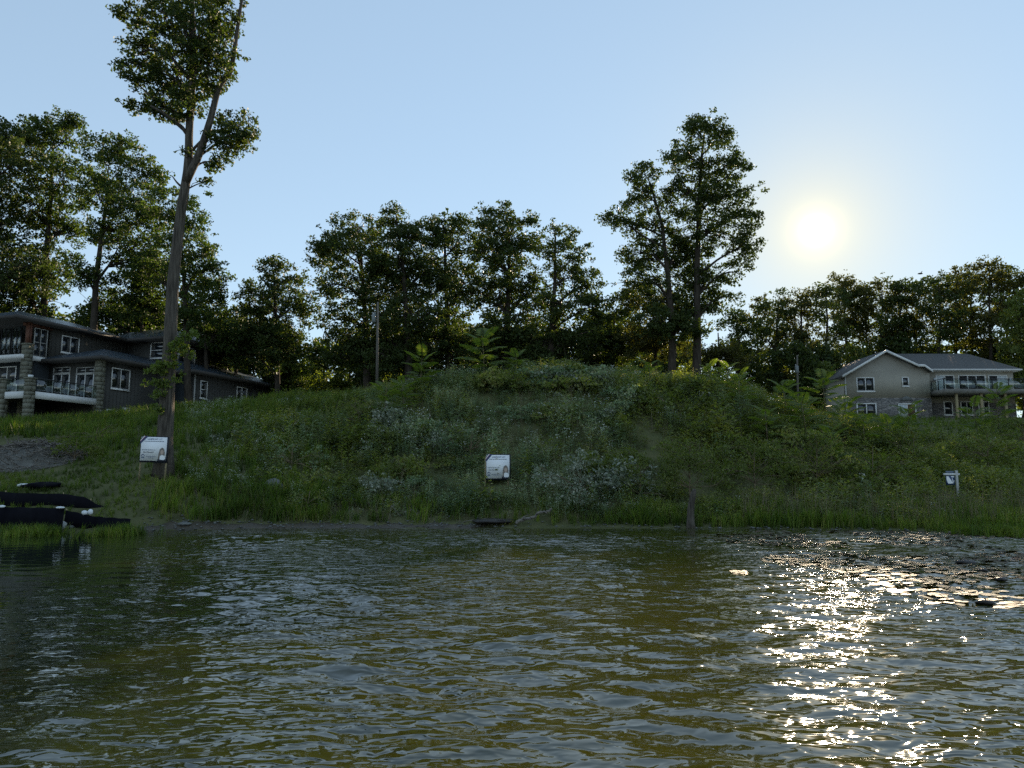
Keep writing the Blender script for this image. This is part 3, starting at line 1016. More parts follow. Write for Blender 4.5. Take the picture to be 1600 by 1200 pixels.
for (x0, x1, n, sp_) in ((1462, 1491, 2, {(0, 0): 'curtain'}), (1497, 1540, 3, None), (1544, 1574, 2, {(1, 0): 'curtain'})):
    a, b, c0, c1 = rect_px(fs, x0, 586, x1, 606)
    window(right_house, fs, (a, b, ZD + 0.02, c1), n, 1, 0.11, name='glazed_door', special=sp_)
for px in (1459.5, 1578):
    t_, z_ = fs.hit(px, 593)
    mb = MB(); fs.box(mb, t_ - 0.09, t_ + 0.09, z_ - 0.18, z_ + 0.18, 0.002, 0.16); mb.build('wall_lantern', 'curtain', right_house)
for (x0, x1, n) in ((1474, 1488, 1), (1500, 1520, 2), (1528, 1545, 2)):
    a, b, c0, c1 = rect_px(fs, x0, 627, x1, 649)
    window(right_house, fs, (a, b, c0, c1), n, 1, 0.11, off=0.062)
# deck
YD = YF - 2.5
fd = Face((0, YD), (1, 0), (0, -1))
dx0, dx1 = xr + 0.15, 66.0
mb = MB(); mb.slab([(dx0, YD, ZD), (dx1, YD, ZD), (dx1, YF + 1.42, ZD), (dx0, YF + 1.42, ZD)], 0.45); mb.build('deck', 'deck_board', right_house)
fdl = Face((dx0, YD), (0, 1), (-1, 0))
k = 0
x = dx0
while x < dx1 - 0.5:
    mb = MB(); fd.box(mb, x - 0.04, x + 0.04, ZD, ZD + 1.02, -0.12, -0.04); mb.build('rail_post', 'rail_metal', right_house)
    mb = MB(); fd.box(mb, x + 0.06, x + 1.64, ZD + 0.1, ZD + 0.98, -0.09, -0.075); mb.build('rail_pane', 'rail_glass', right_house)
    x += 1.7
mb = MB(); fd.box(mb, dx0 - 0.05, dx1, ZD + 1.023, ZD + 1.09, -0.13, -0.03); mb.build('handrail', 'rail_metal', right_house)
for t in (1.3, 2.6):
    mb = MB(); fdl.box(mb, t - 0.04, t + 0.04, ZD, ZD + 1.02, -0.12, -0.04); mb.build('rail_post', 'rail_metal', right_house)
for t in (0.05, 1.36, 2.66):
    mb = MB(); fdl.box(mb, t + 0.02, t + 1.2, ZD + 0.1, ZD + 0.98, -0.09, -0.075); mb.build('rail_pane', 'rail_glass', right_house)
mb = MB(); fdl.box(mb, -0.025, 3.9, ZD + 1.095, ZD + 1.15, -0.13, -0.03); mb.build('handrail', 'rail_metal', right_house)
for px in (1498, 1537, 1575):
    t_, _ = fd.hit(px, 630)
    mb = MB(); fd.box(mb, t_ - 0.12, t_ + 0.12, zbase, ZD - 0.452, -0.5, -0.26); mb.build('deck_post', 'stake_wood', right_house)
for o in bpy.data.objects:
    if o.parent is right_house:
        o.matrix_parent_inverse = right_house.matrix_basis.inverted()


# ------------------------------------------------------------------ foliage helpers
def unit(v):
    return v / (np.linalg.norm(v, axis=-1, keepdims=True) + 1e-9)


def leaf_quads(mb, c, size, r, up=0.3, aspect=0.55, droop=0.0):
    n = len(c)
    nrm = unit(r.normal(size=(n, 3)) + np.array([0, 0, up]))
    d = r.normal(size=(n, 3)); d[:, 2] -= droop
    d = unit(d - nrm * (d * nrm).sum(1, keepdims=True))
    w = np.cross(nrm, d)
    L = (size * r.uniform(0.55, 1.5, n))[:, None]
    W = L * aspect * r.uniform(0.8, 1.2, n)[:, None]
    fold = nrm * (L * 0.12)
    v = np.stack([c - d * L * 0.5, c + w * W * 0.5 + d * L * 0.06 + fold, c + d * L * 0.5 - nrm * L * 0.08, c - w * W * 0.5 + d * L * 0.06 + fold], 1)
    mb.add(v.reshape(-1, 3), np.arange(n * 4).reshape(-1, 4))


def clump_points(lobes, cr, cover, r):
    """clump centres spread through the outer part of every lobe"""
    cs, rs, own = [], [], []
    for i, (c, rad) in enumerate(lobes):
        rad = np.asarray(rad)
        area = 4 * math.pi * (((rad[0] * rad[1]) ** 1.6 + (rad[0] * rad[2]) ** 1.6 + (rad[1] * rad[2]) ** 1.6) / 3) ** (1 / 1.6)
        n = max(3, int(cover * area / (math.pi * cr * cr)))
        d = unit(r.normal(size=(n, 3)))
        q = r.uniform(0.12, 1.0, n) ** 0.5
        rr_ = cr * r.uniform(0.5, 1.25, n)
        spr = r.random(n) < 0.14           # sprigs reaching out past the lobe
        q = np.where(spr, r.uniform(1.0, 1.38, n), q); rr_ = np.where(spr, rr_ * 0.55, rr_)
        cs.append(np.asarray(c) + d * rad * q[:, None])
        rs.append(rr_)
        own.append(np.full(n, i))
    return np.vstack(cs), np.concatenate(rs), np.concatenate(own)


def crown_mesh(lobes, cr, cover, per, leaf, r, droop=0.3):
    cs, rs, own = clump_points(lobes, cr, cover, r)
    mb = MB()
    k = np.maximum(4, (per * (rs / cr) ** 2).astype(int))
    idx = np.repeat(np.arange(len(cs)), k)
    d = unit(r.normal(size=(len(idx), 3)))
    q = r.random(len(idx)) ** 0.5
    p = cs[idx] + d * (rs[idx] * q)[:, None] * np.array([1.15, 1.15, 0.75])
    leaf_quads(mb, p, np.full(len(p), leaf), r, 0.45, 0.6, droop)
    return mb, cs, own


def bend(a, b, r, sag=0.12, n=6, up=0.25):
    t = np.linspace(0, 1, n)[:, None]
    L = np.linalg.norm(b - a)
    off = r.normal(size=3) * L * sag * 0.6
    off[2] += L * up * 0.35
    return a + (b - a) * t + np.sin(np.pi * t) * off + np.cumsum(r.normal(size=(n, 3)) * L * 0.012, 0) * (t > 0)


def make_tree(name, label, base, path, r0, lobes, leafmat='leaf_oak', bark='dark_bark', cr=0.75, cover=0.75, per=44, leaf=0.30,
              seed=1, group=None, cat='tree', extra=None, twigs=0.35, droop=0.3):
    r = np.random.default_rng(seed)
    root = tag(empty(name, base), label, cat, group)
    base = np.asarray(base, float)
    path = np.asarray(path, float)
    # resample and roughen the stem
    seg = np.concatenate([[0], np.cumsum(np.linalg.norm(np.diff(path, axis=0), axis=1))])
    m = max(8, int(seg[-1] / 0.9))
    t = np.linspace(0, seg[-1], m)
    stem = np.stack([np.interp(t, seg, path[:, k]) for k in range(3)], 1)
    stem[1:-1] += np.cumsum(r.normal(size=(m - 2, 3)) * [0.02, 0.02, 0.0], 0) * 0.6
    rad = r0 * (1 - 0.78 * (t / t[-1]) ** 0.9)
    rad[0] *= 1.45
    if m > 2: rad[1] *= 1.1
    mb = MB()
    mb.tube(stem - base, rad, 10)
    if extra:
        for pts, ra, rb in extra:
            pts = np.asarray(pts, float)
            sg = np.concatenate([[0], np.cumsum(np.linalg.norm(np.diff(pts, axis=0), axis=1))])
            tt = np.linspace(0, sg[-1], max(5, int(sg[-1] / 0.6)))
            pp = np.stack([np.interp(tt, sg, pts[:, k]) for k in range(3)], 1)
            mb.tube(pp - base, np.linspace(ra, rb, len(pp)), 8)
    crown, cs, own = crown_mesh(lobes, cr, cover, per, leaf, r, droop)
    for i, (c, lr) in enumerate(lobes):
        c = np.asarray(c, float)
        want = c[2] - 0.5 * lr[2] - 0.45 * np.linalg.norm(c[:2] - stem[np.argmin(abs(stem[:, 2] - c[2]))][:2])
        j = int(np.argmin(abs(stem[:, 2] - want)))
        j = max(j, int(m * 0.25))
        a = stem[j]
        br = min(rad[j] * 0.62, 0.035 + 0.05 * max(lr))
        limb = bend(a, c, r)
        mb.tube(limb - base, np.linspace(br, br * 0.4, len(limb)), 6)
        mine = np.where(own == i)[0]
        r.shuffle(mine)
        for q in mine[: max(2, int(len(mine) * twigs))]:
            o = limb[r.integers(2, len(limb))]
            tw = bend(o, cs[q], r, 0.1, 4)
            mb.tube(tw - base, np.linspace(br * 0.38, 0.012, 4), 4, cap=False)
    mb.build('trunk', bark, root, smooth=True)
    crown.v = [v - base for v in crown.v]
    crown.build('crown', leafmat, root)
    return root


def px_lobes(spec, Y, r, deep=0.9, grow=1.12):
    out = []
    for (px, py, rx, ry) in spec:
        w, h = grow * rx * Y / F, (0.5 + 0.5 * grow) * ry * Y / F
        dd = 0.5 * (w + h) * deep
        c = at(px, py, Y + r.uniform(-1, 1) * dd * 0.7)
        out.append((c, (w, dd, h)))
    return out


def px_path(pts, Y, base):
    return [base] + [at(px, py, Y) for px, py in pts]


def pixel_tree(name, label, Y, stem, spec, r0, seed, grow=1.12, **kw):
    r = np.random.default_rng(seed + 500)
    base = foot(stem[0][0], Y) - np.array([0, 0, 0.15])
    return make_tree(name, label, base, px_path(stem[1:], Y, base), r0, px_lobes(spec, Y, r, 0.9, grow), seed=seed, **kw)


# ------------------------------------------------------------------ the tall leaning tree by the shore
YL = 35.0
bl = on_ground(256, 742)
YL = bl[1]
b0 = bl - np.array([0, 0, 0.2])
stem = [(257, 700), (261, 620), (266, 520), (273, 430), (279, 370), (285, 320), (294, 272), (297, 235), (296, 205), (300, 150), (304, 80), (300, 0), (302, -60)]
right_stem = [at(*p, YL + d) for p, d in (((290, 285), 0), ((312, 240), -0.2), ((328, 190), -0.4), ((338, 150), -0.4), ((346, 128), -0.4), ((361, 113), -0.3), ((366, 80), -0.2), ((376, 10), 0), ((384, -30), 0))]
left_limb = [at(*p, YL + d) for p, d in (((296, 215), 0), ((284, 198), -0.2), ((262, 180), -0.5), ((235, 165), -0.8))]
stub = [at(*p, YL) for p in ((284, 292), (277, 286), (269, 275))]
spec = [(300, 60, 62, 55), (255, 25, 50, 38), (265, 120, 58, 45), (230, 165, 34, 20), (325, 100, 40, 45), (350, 25, 34, 40), (290, -35, 75, 40),
        (208, 18, 26, 20), (222, 85, 34, 34), (300, 160, 34, 30), (205, 120, 20, 20), (340, -30, 50, 35), (188, 22, 14, 10), (190, 100, 12, 8), (265, 175, 30, 18),
        (372, 195, 27, 32), (352, 222, 30, 26), (335, 255, 20, 16), (385, 215, 16, 24), (322, 283, 10, 8), (286, 232, 8, 8)]
make_tree('leaning_tree', 'tall slender tree with a bare leaning forked trunk beside the shore sign', b0, px_path(stem, YL, b0), 0.40,
          px_lobes(spec, YL, np.random.default_rng(3)), 'leaf_ash', 'bark', cr=0.34, cover=1.15, per=46, leaf=0.155, seed=11,
          extra=[(right_stem, 0.21, 0.06), (left_limb, 0.10, 0.05), (stub, 0.06, 0.025)], twigs=0.3, droop=0.5)
tree0 = bpy.data.objects['leaning_tree']
r = np.random.default_rng(77)
mb, _, _ = crown_mesh(px_lobes([(276, 548, 9, 22), (262, 566, 12, 12), (246, 577, 18, 9), (241, 598, 16, 7), (248, 615, 8, 10), (247, 637, 6, 12), (296, 547, 9, 12), (303, 520, 5, 10), (288, 530, 7, 14), (262, 600, 8, 10),
                                 (324, 305, 5, 6), (300, 320, 5, 6), (313, 340, 4, 8), (280, 590, 6, 12)], YL - 0.45, r), 0.2, 1.0, 22, 0.15, r, 0.5)
mb.v = [v - b0 for v in mb.v]
tag(mb.build('trunk_shoots', 'leaf_sumac', tree0), 'leafy shoots sprouting from the bare trunk')

# ------------------------------------------------------------------ the trees behind, each with its own crown
OAK = dict(leafmat='leaf_oak')
TREES = [
    # behind the dark house
    ('broadleaf_tree', 'very tall dark oak whose crown rises behind the balcony of the dark house', 74, [(-30, 640), (-26, 520), (-20, 400), (-12, 300), (-6, 230)],
     [(-40, 300, 60, 50), (10, 262, 42, 45), (22, 215, 30, 24), (-12, 212, 34, 26), (0, 350, 50, 50), (-60, 230, 50, 45), (20, 430, 55, 45), (-40, 440, 60, 55), (-90, 330, 60, 60)], 0.5, 101, {}),
    ('broadleaf_tree', 'tallest full crowned tree of the wood behind the dark house', 78, [(62, 640), (66, 500), (72, 400), (80, 300), (84, 220)],
     [(70, 200, 28, 24), (102, 187, 22, 15), (112, 212, 24, 24), (58, 245, 42, 38), (100, 285, 44, 42), (50, 330, 40, 40), (100, 360, 34, 34), (60, 420, 50, 45), (30, 470, 50, 40)], 0.5, 102, dict(leafmat='leaf_maple')),
    ('broadleaf_tree', 'large tree with forked dark limbs showing, sunlit yellow-green top, behind the dark house', 73, [(145, 640), (146, 520), (150, 430), (160, 360), (170, 280)],
     [(160, 235, 32, 26), (190, 222, 24, 14), (208, 255, 32, 28), (150, 295, 36, 36), (200, 310, 42, 36), (242, 285, 22, 26), (175, 360, 40, 28), (122, 425, 26, 28), (215, 385, 40, 34), (240, 340, 26, 28)], 0.5, 103, dict(leafmat='leaf_maple')),
    ('broadleaf_tree', 'mid-height leafy tree just behind the leaning bare trunk', 70, [(292, 640), (290, 520), (286, 440), (280, 360)],
     [(262, 325, 36, 34), (300, 348, 22, 30), (285, 395, 42, 36), (318, 430, 24, 28), (240, 425, 40, 34), (300, 480, 38, 30), (342, 420, 12, 10), (325, 395, 10, 14)], 0.38, 104, dict(leafmat='leaf_maple')),
    ('broadleaf_tree', 'leafy tree filling the wood right behind the cross wing roof of the dark house', 76, [(222, 640), (222, 540), (220, 440)],
     [(222, 420, 40, 30), (250, 455, 36, 30), (195, 460, 40, 32), (225, 490, 46, 30), (160, 490, 40, 28)], 0.34, 118, dict(leafmat='leaf_maple')),
    ('broadleaf_tree', 'leafy tree whose thin outer sprigs stick out over the garage roof', 74, [(322, 640), (322, 560), (322, 470)],
     [(318, 455, 30, 24), (338, 480, 24, 22), (302, 500, 36, 26), (340, 520, 34, 24), (350, 432, 9, 8), (346, 450, 8, 8)], 0.28, 119, dict(leafmat='leaf_maple')),
    # behind the hill
    ('broadleaf_tree', 'lone rounded tree standing apart at the end of the low garage roof', 76, [(432, 600), (432, 540), (430, 470), (428, 425)],
     [(426, 418, 17, 16), (445, 438, 32, 24), (405, 460, 30, 24), (440, 485, 42, 28), (388, 498, 24, 22), (474, 470, 16, 16), (420, 525, 44, 22)], 0.34, 105, OAK),
    ('broadleaf_tree', 'low dark tree tucked between the garage roof and the rounded lone tree', 80, [(368, 620), (368, 560), (366, 505)],
     [(372, 500, 26, 22), (348, 508, 20, 16), (375, 545, 36, 24), (330, 540, 24, 24)], 0.28, 106, OAK),
    ('broadleaf_tree', 'spreading dark oak directly behind the utility pole with the transformer', 72, [(572, 600), (572, 520), (566, 440), (560, 370)],
     [(522, 380, 32, 22), (502, 398, 20, 20), (560, 355, 34, 20), (560, 395, 42, 28), (520, 445, 30, 24), (575, 445, 38, 28), (538, 495, 38, 24), (600, 490, 30, 24)], 0.42, 107, OAK),
    ('broadleaf_tree', 'dark oak with a small pointed tuft on top behind the hill', 70, [(638, 600), (636, 520), (630, 430), (620, 350)],
     [(616, 332, 12, 15), (612, 362, 32, 22), (640, 372, 24, 22), (620, 405, 42, 28), (652, 435, 34, 28), (608, 455, 38, 28), (640, 495, 42, 28), (600, 420, 20, 20)], 0.42, 108, OAK),
    ('broadleaf_tree', 'dense flat-topped dark oak behind the hill above the sumac saplings', 72, [(702, 600), (700, 520), (696, 430), (695, 370)],
     [(692, 352, 32, 17), (725, 348, 15, 15), (672, 372, 24, 20), (710, 385, 36, 24), (690, 425, 40, 28), (725, 445, 34, 28), (690, 485, 42, 32)], 0.42, 109, OAK),
    ('broadleaf_tree', 'tallest dark oak of the row behind the hill crest, lumpy round crown', 70, [(790, 600), (792, 520), (796, 420), (792, 340)],
     [(782, 330, 22, 15), (768, 350, 23, 20), (815, 345, 20, 20), (790, 372, 38, 24), (763, 398, 22, 22), (826, 382, 24, 20), (795, 420, 46, 30), (762, 465, 34, 28), (820, 465, 38, 28), (790, 515, 46, 28)], 0.44, 110, OAK),
    ('broadleaf_tree', 'thin-leaved tree whose crown slopes down to a gap of sky behind the crest', 68, [(860, 600), (862, 520), (868, 440), (868, 370)],
     [(864, 355, 11, 10), (885, 370, 18, 16), (868, 395, 32, 22), (905, 398, 18, 20), (888, 432, 40, 26), (920, 448, 24, 24), (880, 478, 46, 26), (934, 480, 20, 22), (898, 525, 46, 26)], 0.36, 111, dict(leafmat='leaf_oak', cover=0.9)),
    ('broadleaf_tree', 'low tree filling the foot of the sky gap on the hill crest', 74, [(962, 600), (962, 550), (960, 500)],
     [(958, 490, 26, 22), (945, 528, 30, 22), (985, 472, 20, 24), (978, 535, 28, 20)], 0.26, 112, OAK),
    ('broadleaf_tree', 'shorter twin of the tall pair on the crest, with a ragged side branch', 64, [(1052, 600), (1050, 520), (1044, 440), (1034, 350), (1015, 285)],
     [(1002, 274, 24, 16), (1010, 308, 32, 24), (1025, 350, 36, 28), (976, 344, 20, 15), (955, 338, 13, 11), (1000, 398, 28, 24), (1045, 398, 30, 28), (1008, 440, 28, 24), (1036, 468, 28, 22), (1026, 500, 28, 20), (1050, 520, 24, 18)], 0.40, 113, dict(cover=1.05)),
    ('broadleaf_tree', 'tallest tree on the crest with a towering open crown and bare lower trunk', 64, [(1090, 602), (1090, 520), (1089, 430), (1092, 320), (1100, 210)],
     [(1105, 190, 24, 14), (1084, 208, 26, 16), (1130, 214, 20, 16), (1060, 240, 22, 18), (1100, 250, 42, 26), (1150, 264, 26, 16), (1080, 298, 40, 30), (1130, 308, 40, 28), (1164, 340, 23, 20),
      (1110, 358, 46, 28), (1160, 385, 22, 22), (1085, 398, 36, 26), (1150, 424, 20, 17), (1105, 438, 30, 18), (1075, 440, 28, 22), (1060, 480, 26, 22), (1096, 475, 26, 18), (1122, 468, 22, 16), (1078, 508, 24, 18)], 0.42, 114, dict(cover=1.05)),
    ('broadleaf_tree', 'warm green smaller tree at the foot of the tall pair', 68, [(1022, 600), (1024, 550), (1020, 500)],
     [(1012, 470, 32, 24), (1040, 508, 38, 28), (1000, 520, 28, 24), (1030, 540, 40, 24)], 0.28, 115, dict(leafmat='leaf_warm')),
    ('broadleaf_tree', 'small tree in front of the bare lower trunk of the tallest crest tree', 72, [(1125, 600), (1124, 560), (1122, 520)],
     [(1128, 545, 22, 18), (1112, 560, 30, 18), (1145, 562, 26, 16)], 0.24, 116, dict(leafmat='leaf_warm')),
    # edge of the lawn at the taupe house
    ('broadleaf_tree', 'dark green tree beside the far corner of the taupe house', 92, [(1606, 650), (1606, 590), (1600, 510)],
     [(1596, 490, 28, 26), (1620, 470, 34, 30), (1590, 530, 28, 26), (1625, 540, 40, 36), (1588, 575, 22, 24), (1620, 600, 36, 30)], 0.34, 117, dict(leafmat='leaf_shrub')),
]
for (nm, lab, Y, stem, spec, r0, sd_, kw) in TREES:
    if 105 <= sd_ <= 112:
        spec = spec + [(stem[1][0] + dx, 528 + dy, 30, 22) for dx, dy in ((-26, 0), (24, 8), (0, 26), (-34, 34))]
    k = dict(cr=0.60 * Y / 70, cover=1.25, per=54, leaf=0.238 * Y / 70)
    k['grow'] = 1.45 if sd_ in (113, 114) else 1.34 if 105 <= sd_ <= 115 else 1.2
    k.update(kw)
    pixel_tree(nm, lab, Y, stem, spec, r0, sd_, **k)

# the row of wood behind the taupe house
tops = [(1152, 478), (1186, 463), (1216, 452), (1252, 447), (1290, 440), (1322, 426), (1352, 440), (1378, 431), (1404, 429), (1436, 436), (1468, 425), (1494, 418), (1518, 416), (1546, 396), (1578, 414), (1606, 420), (1645, 412)]
spots = ['beside the gap under the sun', 'left of the small utility pole', 'behind the small utility pole', 'behind the garage roof', 'behind the sloping garage roof edge',
         'behind the white gable edge', 'behind the gable peak', 'just past the gable peak', 'above the start of the long ridge', 'over the long roof ridge', 'over the middle of the ridge',
         'over the glazed doors', 'towards the end of the ridge', 'tallest above the end of the ridge', 'past the hip of the roof', 'behind the far corner tree', 'beyond the deck']
for i, ((px, py), sp_) in enumerate(zip(tops, spots)):
    r = np.random.default_rng(900 + i)
    Y = 102 + r.uniform(-7, 9)
    j = lambda s: r.uniform(-s, s)
    spec = [(px + j(4), py + 12, 15, 13), (px - 16 + j(4), py + 28 + j(6), 19, 17), (px + 16 + j(4), py + 30 + j(6), 19, 17), (px + j(6), py + 52, 27, 22),
            (px - 18 + j(6), py + 78, 24, 22), (px + 20 + j(6), py + 82, 24, 22), (px + j(8), py + 112 + j(8), 28, 20), (px + j(20), py + 142, 24, 18)]
    if i % 3 == 1: spec = [spec[q] for q in (0, 1, 2, 3, 5, 6, 7)]
    pixel_tree('woodland_tree', 'hazy brown-green woodland tree ' + sp_, Y, [(px + j(6), 640), (px + j(6), 560), (px + j(5), 500), (px, py + 25)], spec, 0.34, 300 + i,
               leafmat='leaf_warm' if i % 2 else 'leaf_oak', cr=0.80, cover=1.05, per=46, leaf=0.32, group='trees of the wood behind the taupe house')

# low dark undergrowth trees that close the foot of the wood
protos = []
for k in range(4):
    r = np.random.default_rng(1500 + k)
    hgt = 7.5
    lob = []
    for q in range(9):
        a_ = r.uniform(0, 6.28); rr = r.uniform(0.3, 1.9)
        z_ = r.uniform(1.6, hgt - 1.0)
        lob.append((np.array([math.cos(a_) * rr, math.sin(a_) * rr, z_]), (r.uniform(1.0, 1.7), r.uniform(1.0, 1.6), r.uniform(0.8, 1.3))))
    o = make_tree('understory_tree', 'low dark understory tree closing the foot of the wood behind the hill', np.zeros(3), [(0, 0, 0), (0.1, 0, 3), (0.2, 0.1, 6.4)], 0.13, lob,
                  'leaf_oak' if k % 2 else 'leaf_shrub', cr=0.6, cover=1.0, per=36, leaf=0.30, seed=1600 + k, group='understory trees behind the hill')
    protos.append(o)
r = np.random.default_rng(55)
spots = [(p + r.uniform(-9, 9), r.uniform(76, 98), r.uniform(1.0, 1.55)) for p in list(range(330, 1340, 34))]
spots += [(p + r.uniform(-9, 9), r.uniform(100, 112), r.uniform(1.3, 1.8)) for p in list(range(360, 1680, 62))]
spots += [(p + r.uniform(-9, 9), r.uniform(84, 92), r.uniform(1.6, 2.1)) for p in list(range(-60, 350, 44))]
spots = [q for q in spots if not (1085 < q[0] < 1235 and q[1] < 99.5)]
for i, (px, Y, s) in enumerate(spots):
    o = protos[i] if i < 4 else copy_tree(protos[i % 4])
    b = foot(px, Y)
    o.location = (b[0], b[1], b[2] - 0.1)
    o.rotation_euler = (0, 0, r.uniform(0, 6.28))
    o.scale = (s * r.uniform(0.9, 1.15), s * r.uniform(0.9, 1.15), s)
    zone = [(480, 'past the end of the garage roof'), (680, 'behind the utility pole with the transformer'), (960, 'behind the hill crest'), (1150, 'at the foot of the tall pair of trees'), (1330, 'behind the small leaning utility pole'), (9999, 'behind the taupe house')]
    zt = next(t for q, t in zone if px < q)
    o['label'] = 'low dark understory tree ' + zt
    o['group'] = 'understory trees ' + zt
    if px < 350 and Y > 80 and s > 1.55:
        o['label'] = 'dark leafy tree closing the wood behind the dark house roofs'
        o['group'] = 'understory trees behind the dark house'

# ------------------------------------------------------------------ shrubs on the slope and along the shore
SHRUBS = [
    # px, row of its foot, width px, height px, material, label, leaf, name
    (905, 790, 150, 95, 'leaf_pale', 'broad shrub with pale silvery leaf tips above the driftwood branch', 0.11),
    (1000, 785, 90, 70, 'leaf_shrub', 'dark green shrub on the bank next to the pale silvery one', 0.11),
    (735, 715, 110, 55, 'leaf_greyweed', 'grey-green shrub on the slope above the hillside sign', 0.11),
    (455, 735, 90, 52, 'leaf_greyweed', 'whitish flowering shrub on the grassy slope above the boulder', 0.10),
    (1078, 788, 120, 120, 'leaf_shrub', 'leafy shrub leaning over the dead trunk at the waterline', 0.12),
    (1180, 775, 130, 95, 'leaf_shrub', 'wide dark shrub on the bank past the dead trunk', 0.12),
    (1275, 770, 130, 110, 'leaf_weed', 'tall olive thicket below the sumac stand', 0.12),
    (1365, 770, 130, 90, 'leaf_shrub', 'olive shrub on the bank before the hanging post sign', 0.12),
    (1430, 735, 110, 70, 'leaf_shrub', 'rounded shrub below the stone basement of the taupe house', 0.13),
    (1545, 735, 130, 75, 'leaf_shrub', 'deep green thicket behind the hanging post sign', 0.13),
    (1600, 700, 120, 60, 'leaf_shrub', 'deep green shrub under the deck of the taupe house', 0.13),
    (1320, 700, 90, 60, 'leaf_weed', 'weedy olive shrub in front of the gable wall', 0.13),
    (150, 690, 120, 28, 'leaf_shrub', 'low dark shrub along the top of the bank by the stone column', 0.12),
    (115, 722, 90, 45, 'leaf_shrub', 'dark bush overhanging the brush pile', 0.12),
    (480, 800, 60, 40, 'leaf_weed', 'upright yellow-green bush beside the boulder', 0.10),
    (560, 668, 110, 42, 'leaf_weed', 'low shrub below the utility pole on the grassy shoulder', 0.11),
]
for i, (px, py, wpx, hpx, mat, lab, lf) in enumerate(SHRUBS):
    b = on_ground(px, py)
    r = np.random.default_rng(2000 + i)
    w, h = wpx * b[1] / F, hpx * b[1] / F
    lob = []
    n = max(5, int(w * h * 0.9) + 4)
    for q in range(n):
        x_ = r.uniform(-0.5, 0.5) * w * 0.85
        y_ = r.uniform(-0.35, 0.35) * w * 0.7
        hh = h * (1 - 0.5 * (2 * x_ / w) ** 2)
        z_ = r.uniform(0.25, 0.85) * hh
        gx_, gy_ = b[0] + x_, b[1] + y_
        rr = r.uniform(0.4, 0.8) * min(0.9, 0.4 * h + 0.15)
        lob.append((np.array([gx_, gy_, gz(gx_, gy_) + z_]), (rr * 1.15, rr, rr * 0.85)))
    make_tree('shrub', lab, b - [0, 0, 0.1], [b - [0, 0, 0.1], b + [0.05, 0, h * 0.45], b + [0.1, 0, h * 0.8]], 0.045, lob, mat, 'twig', cr=0.27, cover=0.55, per=18, leaf=lf * 1.1,
              seed=2100 + i, cat='shrub', twigs=0.15)

# bramble mounds that make the slope lumpy
mounds = []
for k in range(4):
    r = np.random.default_rng(2600 + k)
    lob = [(np.array([r.uniform(-0.8, 0.8), r.uniform(-0.6, 0.6), r.uniform(0.15, 0.75)]), (r.uniform(0.4, 0.75), r.uniform(0.4, 0.7), r.uniform(0.3, 0.5))) for q in range(9)]
    mounds.append(make_tree('bramble_mound', ('grey-green', 'dark green', 'olive', 'pale silvery')[k] + ' rounded bramble mound among the weeds of the hill', np.zeros(3), [(0, 0, -0.3), (0.03, 0, 0.4), (0.05, 0.05, 0.9)], 0.03, lob,
                            ('leaf_greyweed', 'leaf_shrub', 'leaf_weed', 'leaf_pale')[k], 'twig', cr=0.25, cover=0.7, per=20, leaf=0.13, seed=2650 + k, cat='bramble', group=('grey-green', 'dark green', 'olive', 'pale silvery')[k] + ' bramble mounds on the hill', twigs=0.12))
r = np.random.default_rng(66)
for i in range(46):
    px_ = r.uniform(520, 1400) if i > 12 else r.uniform(560, 1000)
    Y_ = r.uniform(37.5, 50.5)
    b = foot(px_, Y_)
    kind = i % 4 if px_ < 1000 else (1, 2)[i % 2]
    if i < 4: kind = i
    o = mounds[kind] if i < 4 else copy_tree(mounds[kind])
    if abs(px_ - 778) < 45 and Y_ < 41: b = foot(px_ - 90, Y_ + 2)
    o.location = (b[0], b[1], b[2] - 0.12)
    sc_ = r.uniform(0.8, 1.7)
    o.scale = (sc_ * r.uniform(0.9, 1.3), sc_, sc_ * r.uniform(0.75, 1.15))
    o.rotation_euler = (0, 0, r.uniform(0, 6.28))

# ------------------------------------------------------------------ sumac saplings: pinnate fronds one by one
def frond_mesh(seed, L=1.0, n=10):
    r = np.random.default_rng(seed)
    mb = MB()
    t = np.linspace(0, 1, 7)
    arch = np.stack([t * L * 0.93, 0 * t, 0.30 * L * t - 0.42 * L * t ** 2], 1)
    mb.tube(arch, np.linspace(0.012, 0.004, 7), 4, cap=False)
    for k in range(n):
        u = 0.16 + 0.8 * k / (n - 1)
        c = np.array([np.interp(u, t, arch[:, i]) for i in range(3)])
        ll = L * (0.30 * math.sin(math.pi * (0.18 + 0.72 * u)) + 0.03) * r.uniform(0.9, 1.1)
        for s in (-1, 1):
            d = np.array([0.45, s * 0.9, -0.32 + r.uniform(-0.1, 0.1)]); d /= np.linalg.norm(d)
            w = np.array([0.85, -s * 0.3, 0.1]) * ll * 0.17
            mb.add([c, c + d * ll * 0.4 + w, c + d * ll, c + d * ll * 0.45 - w], [[0, 1, 2, 3]])
    return mb.build('frond', 'leaf_sumac', mesh_only=True)


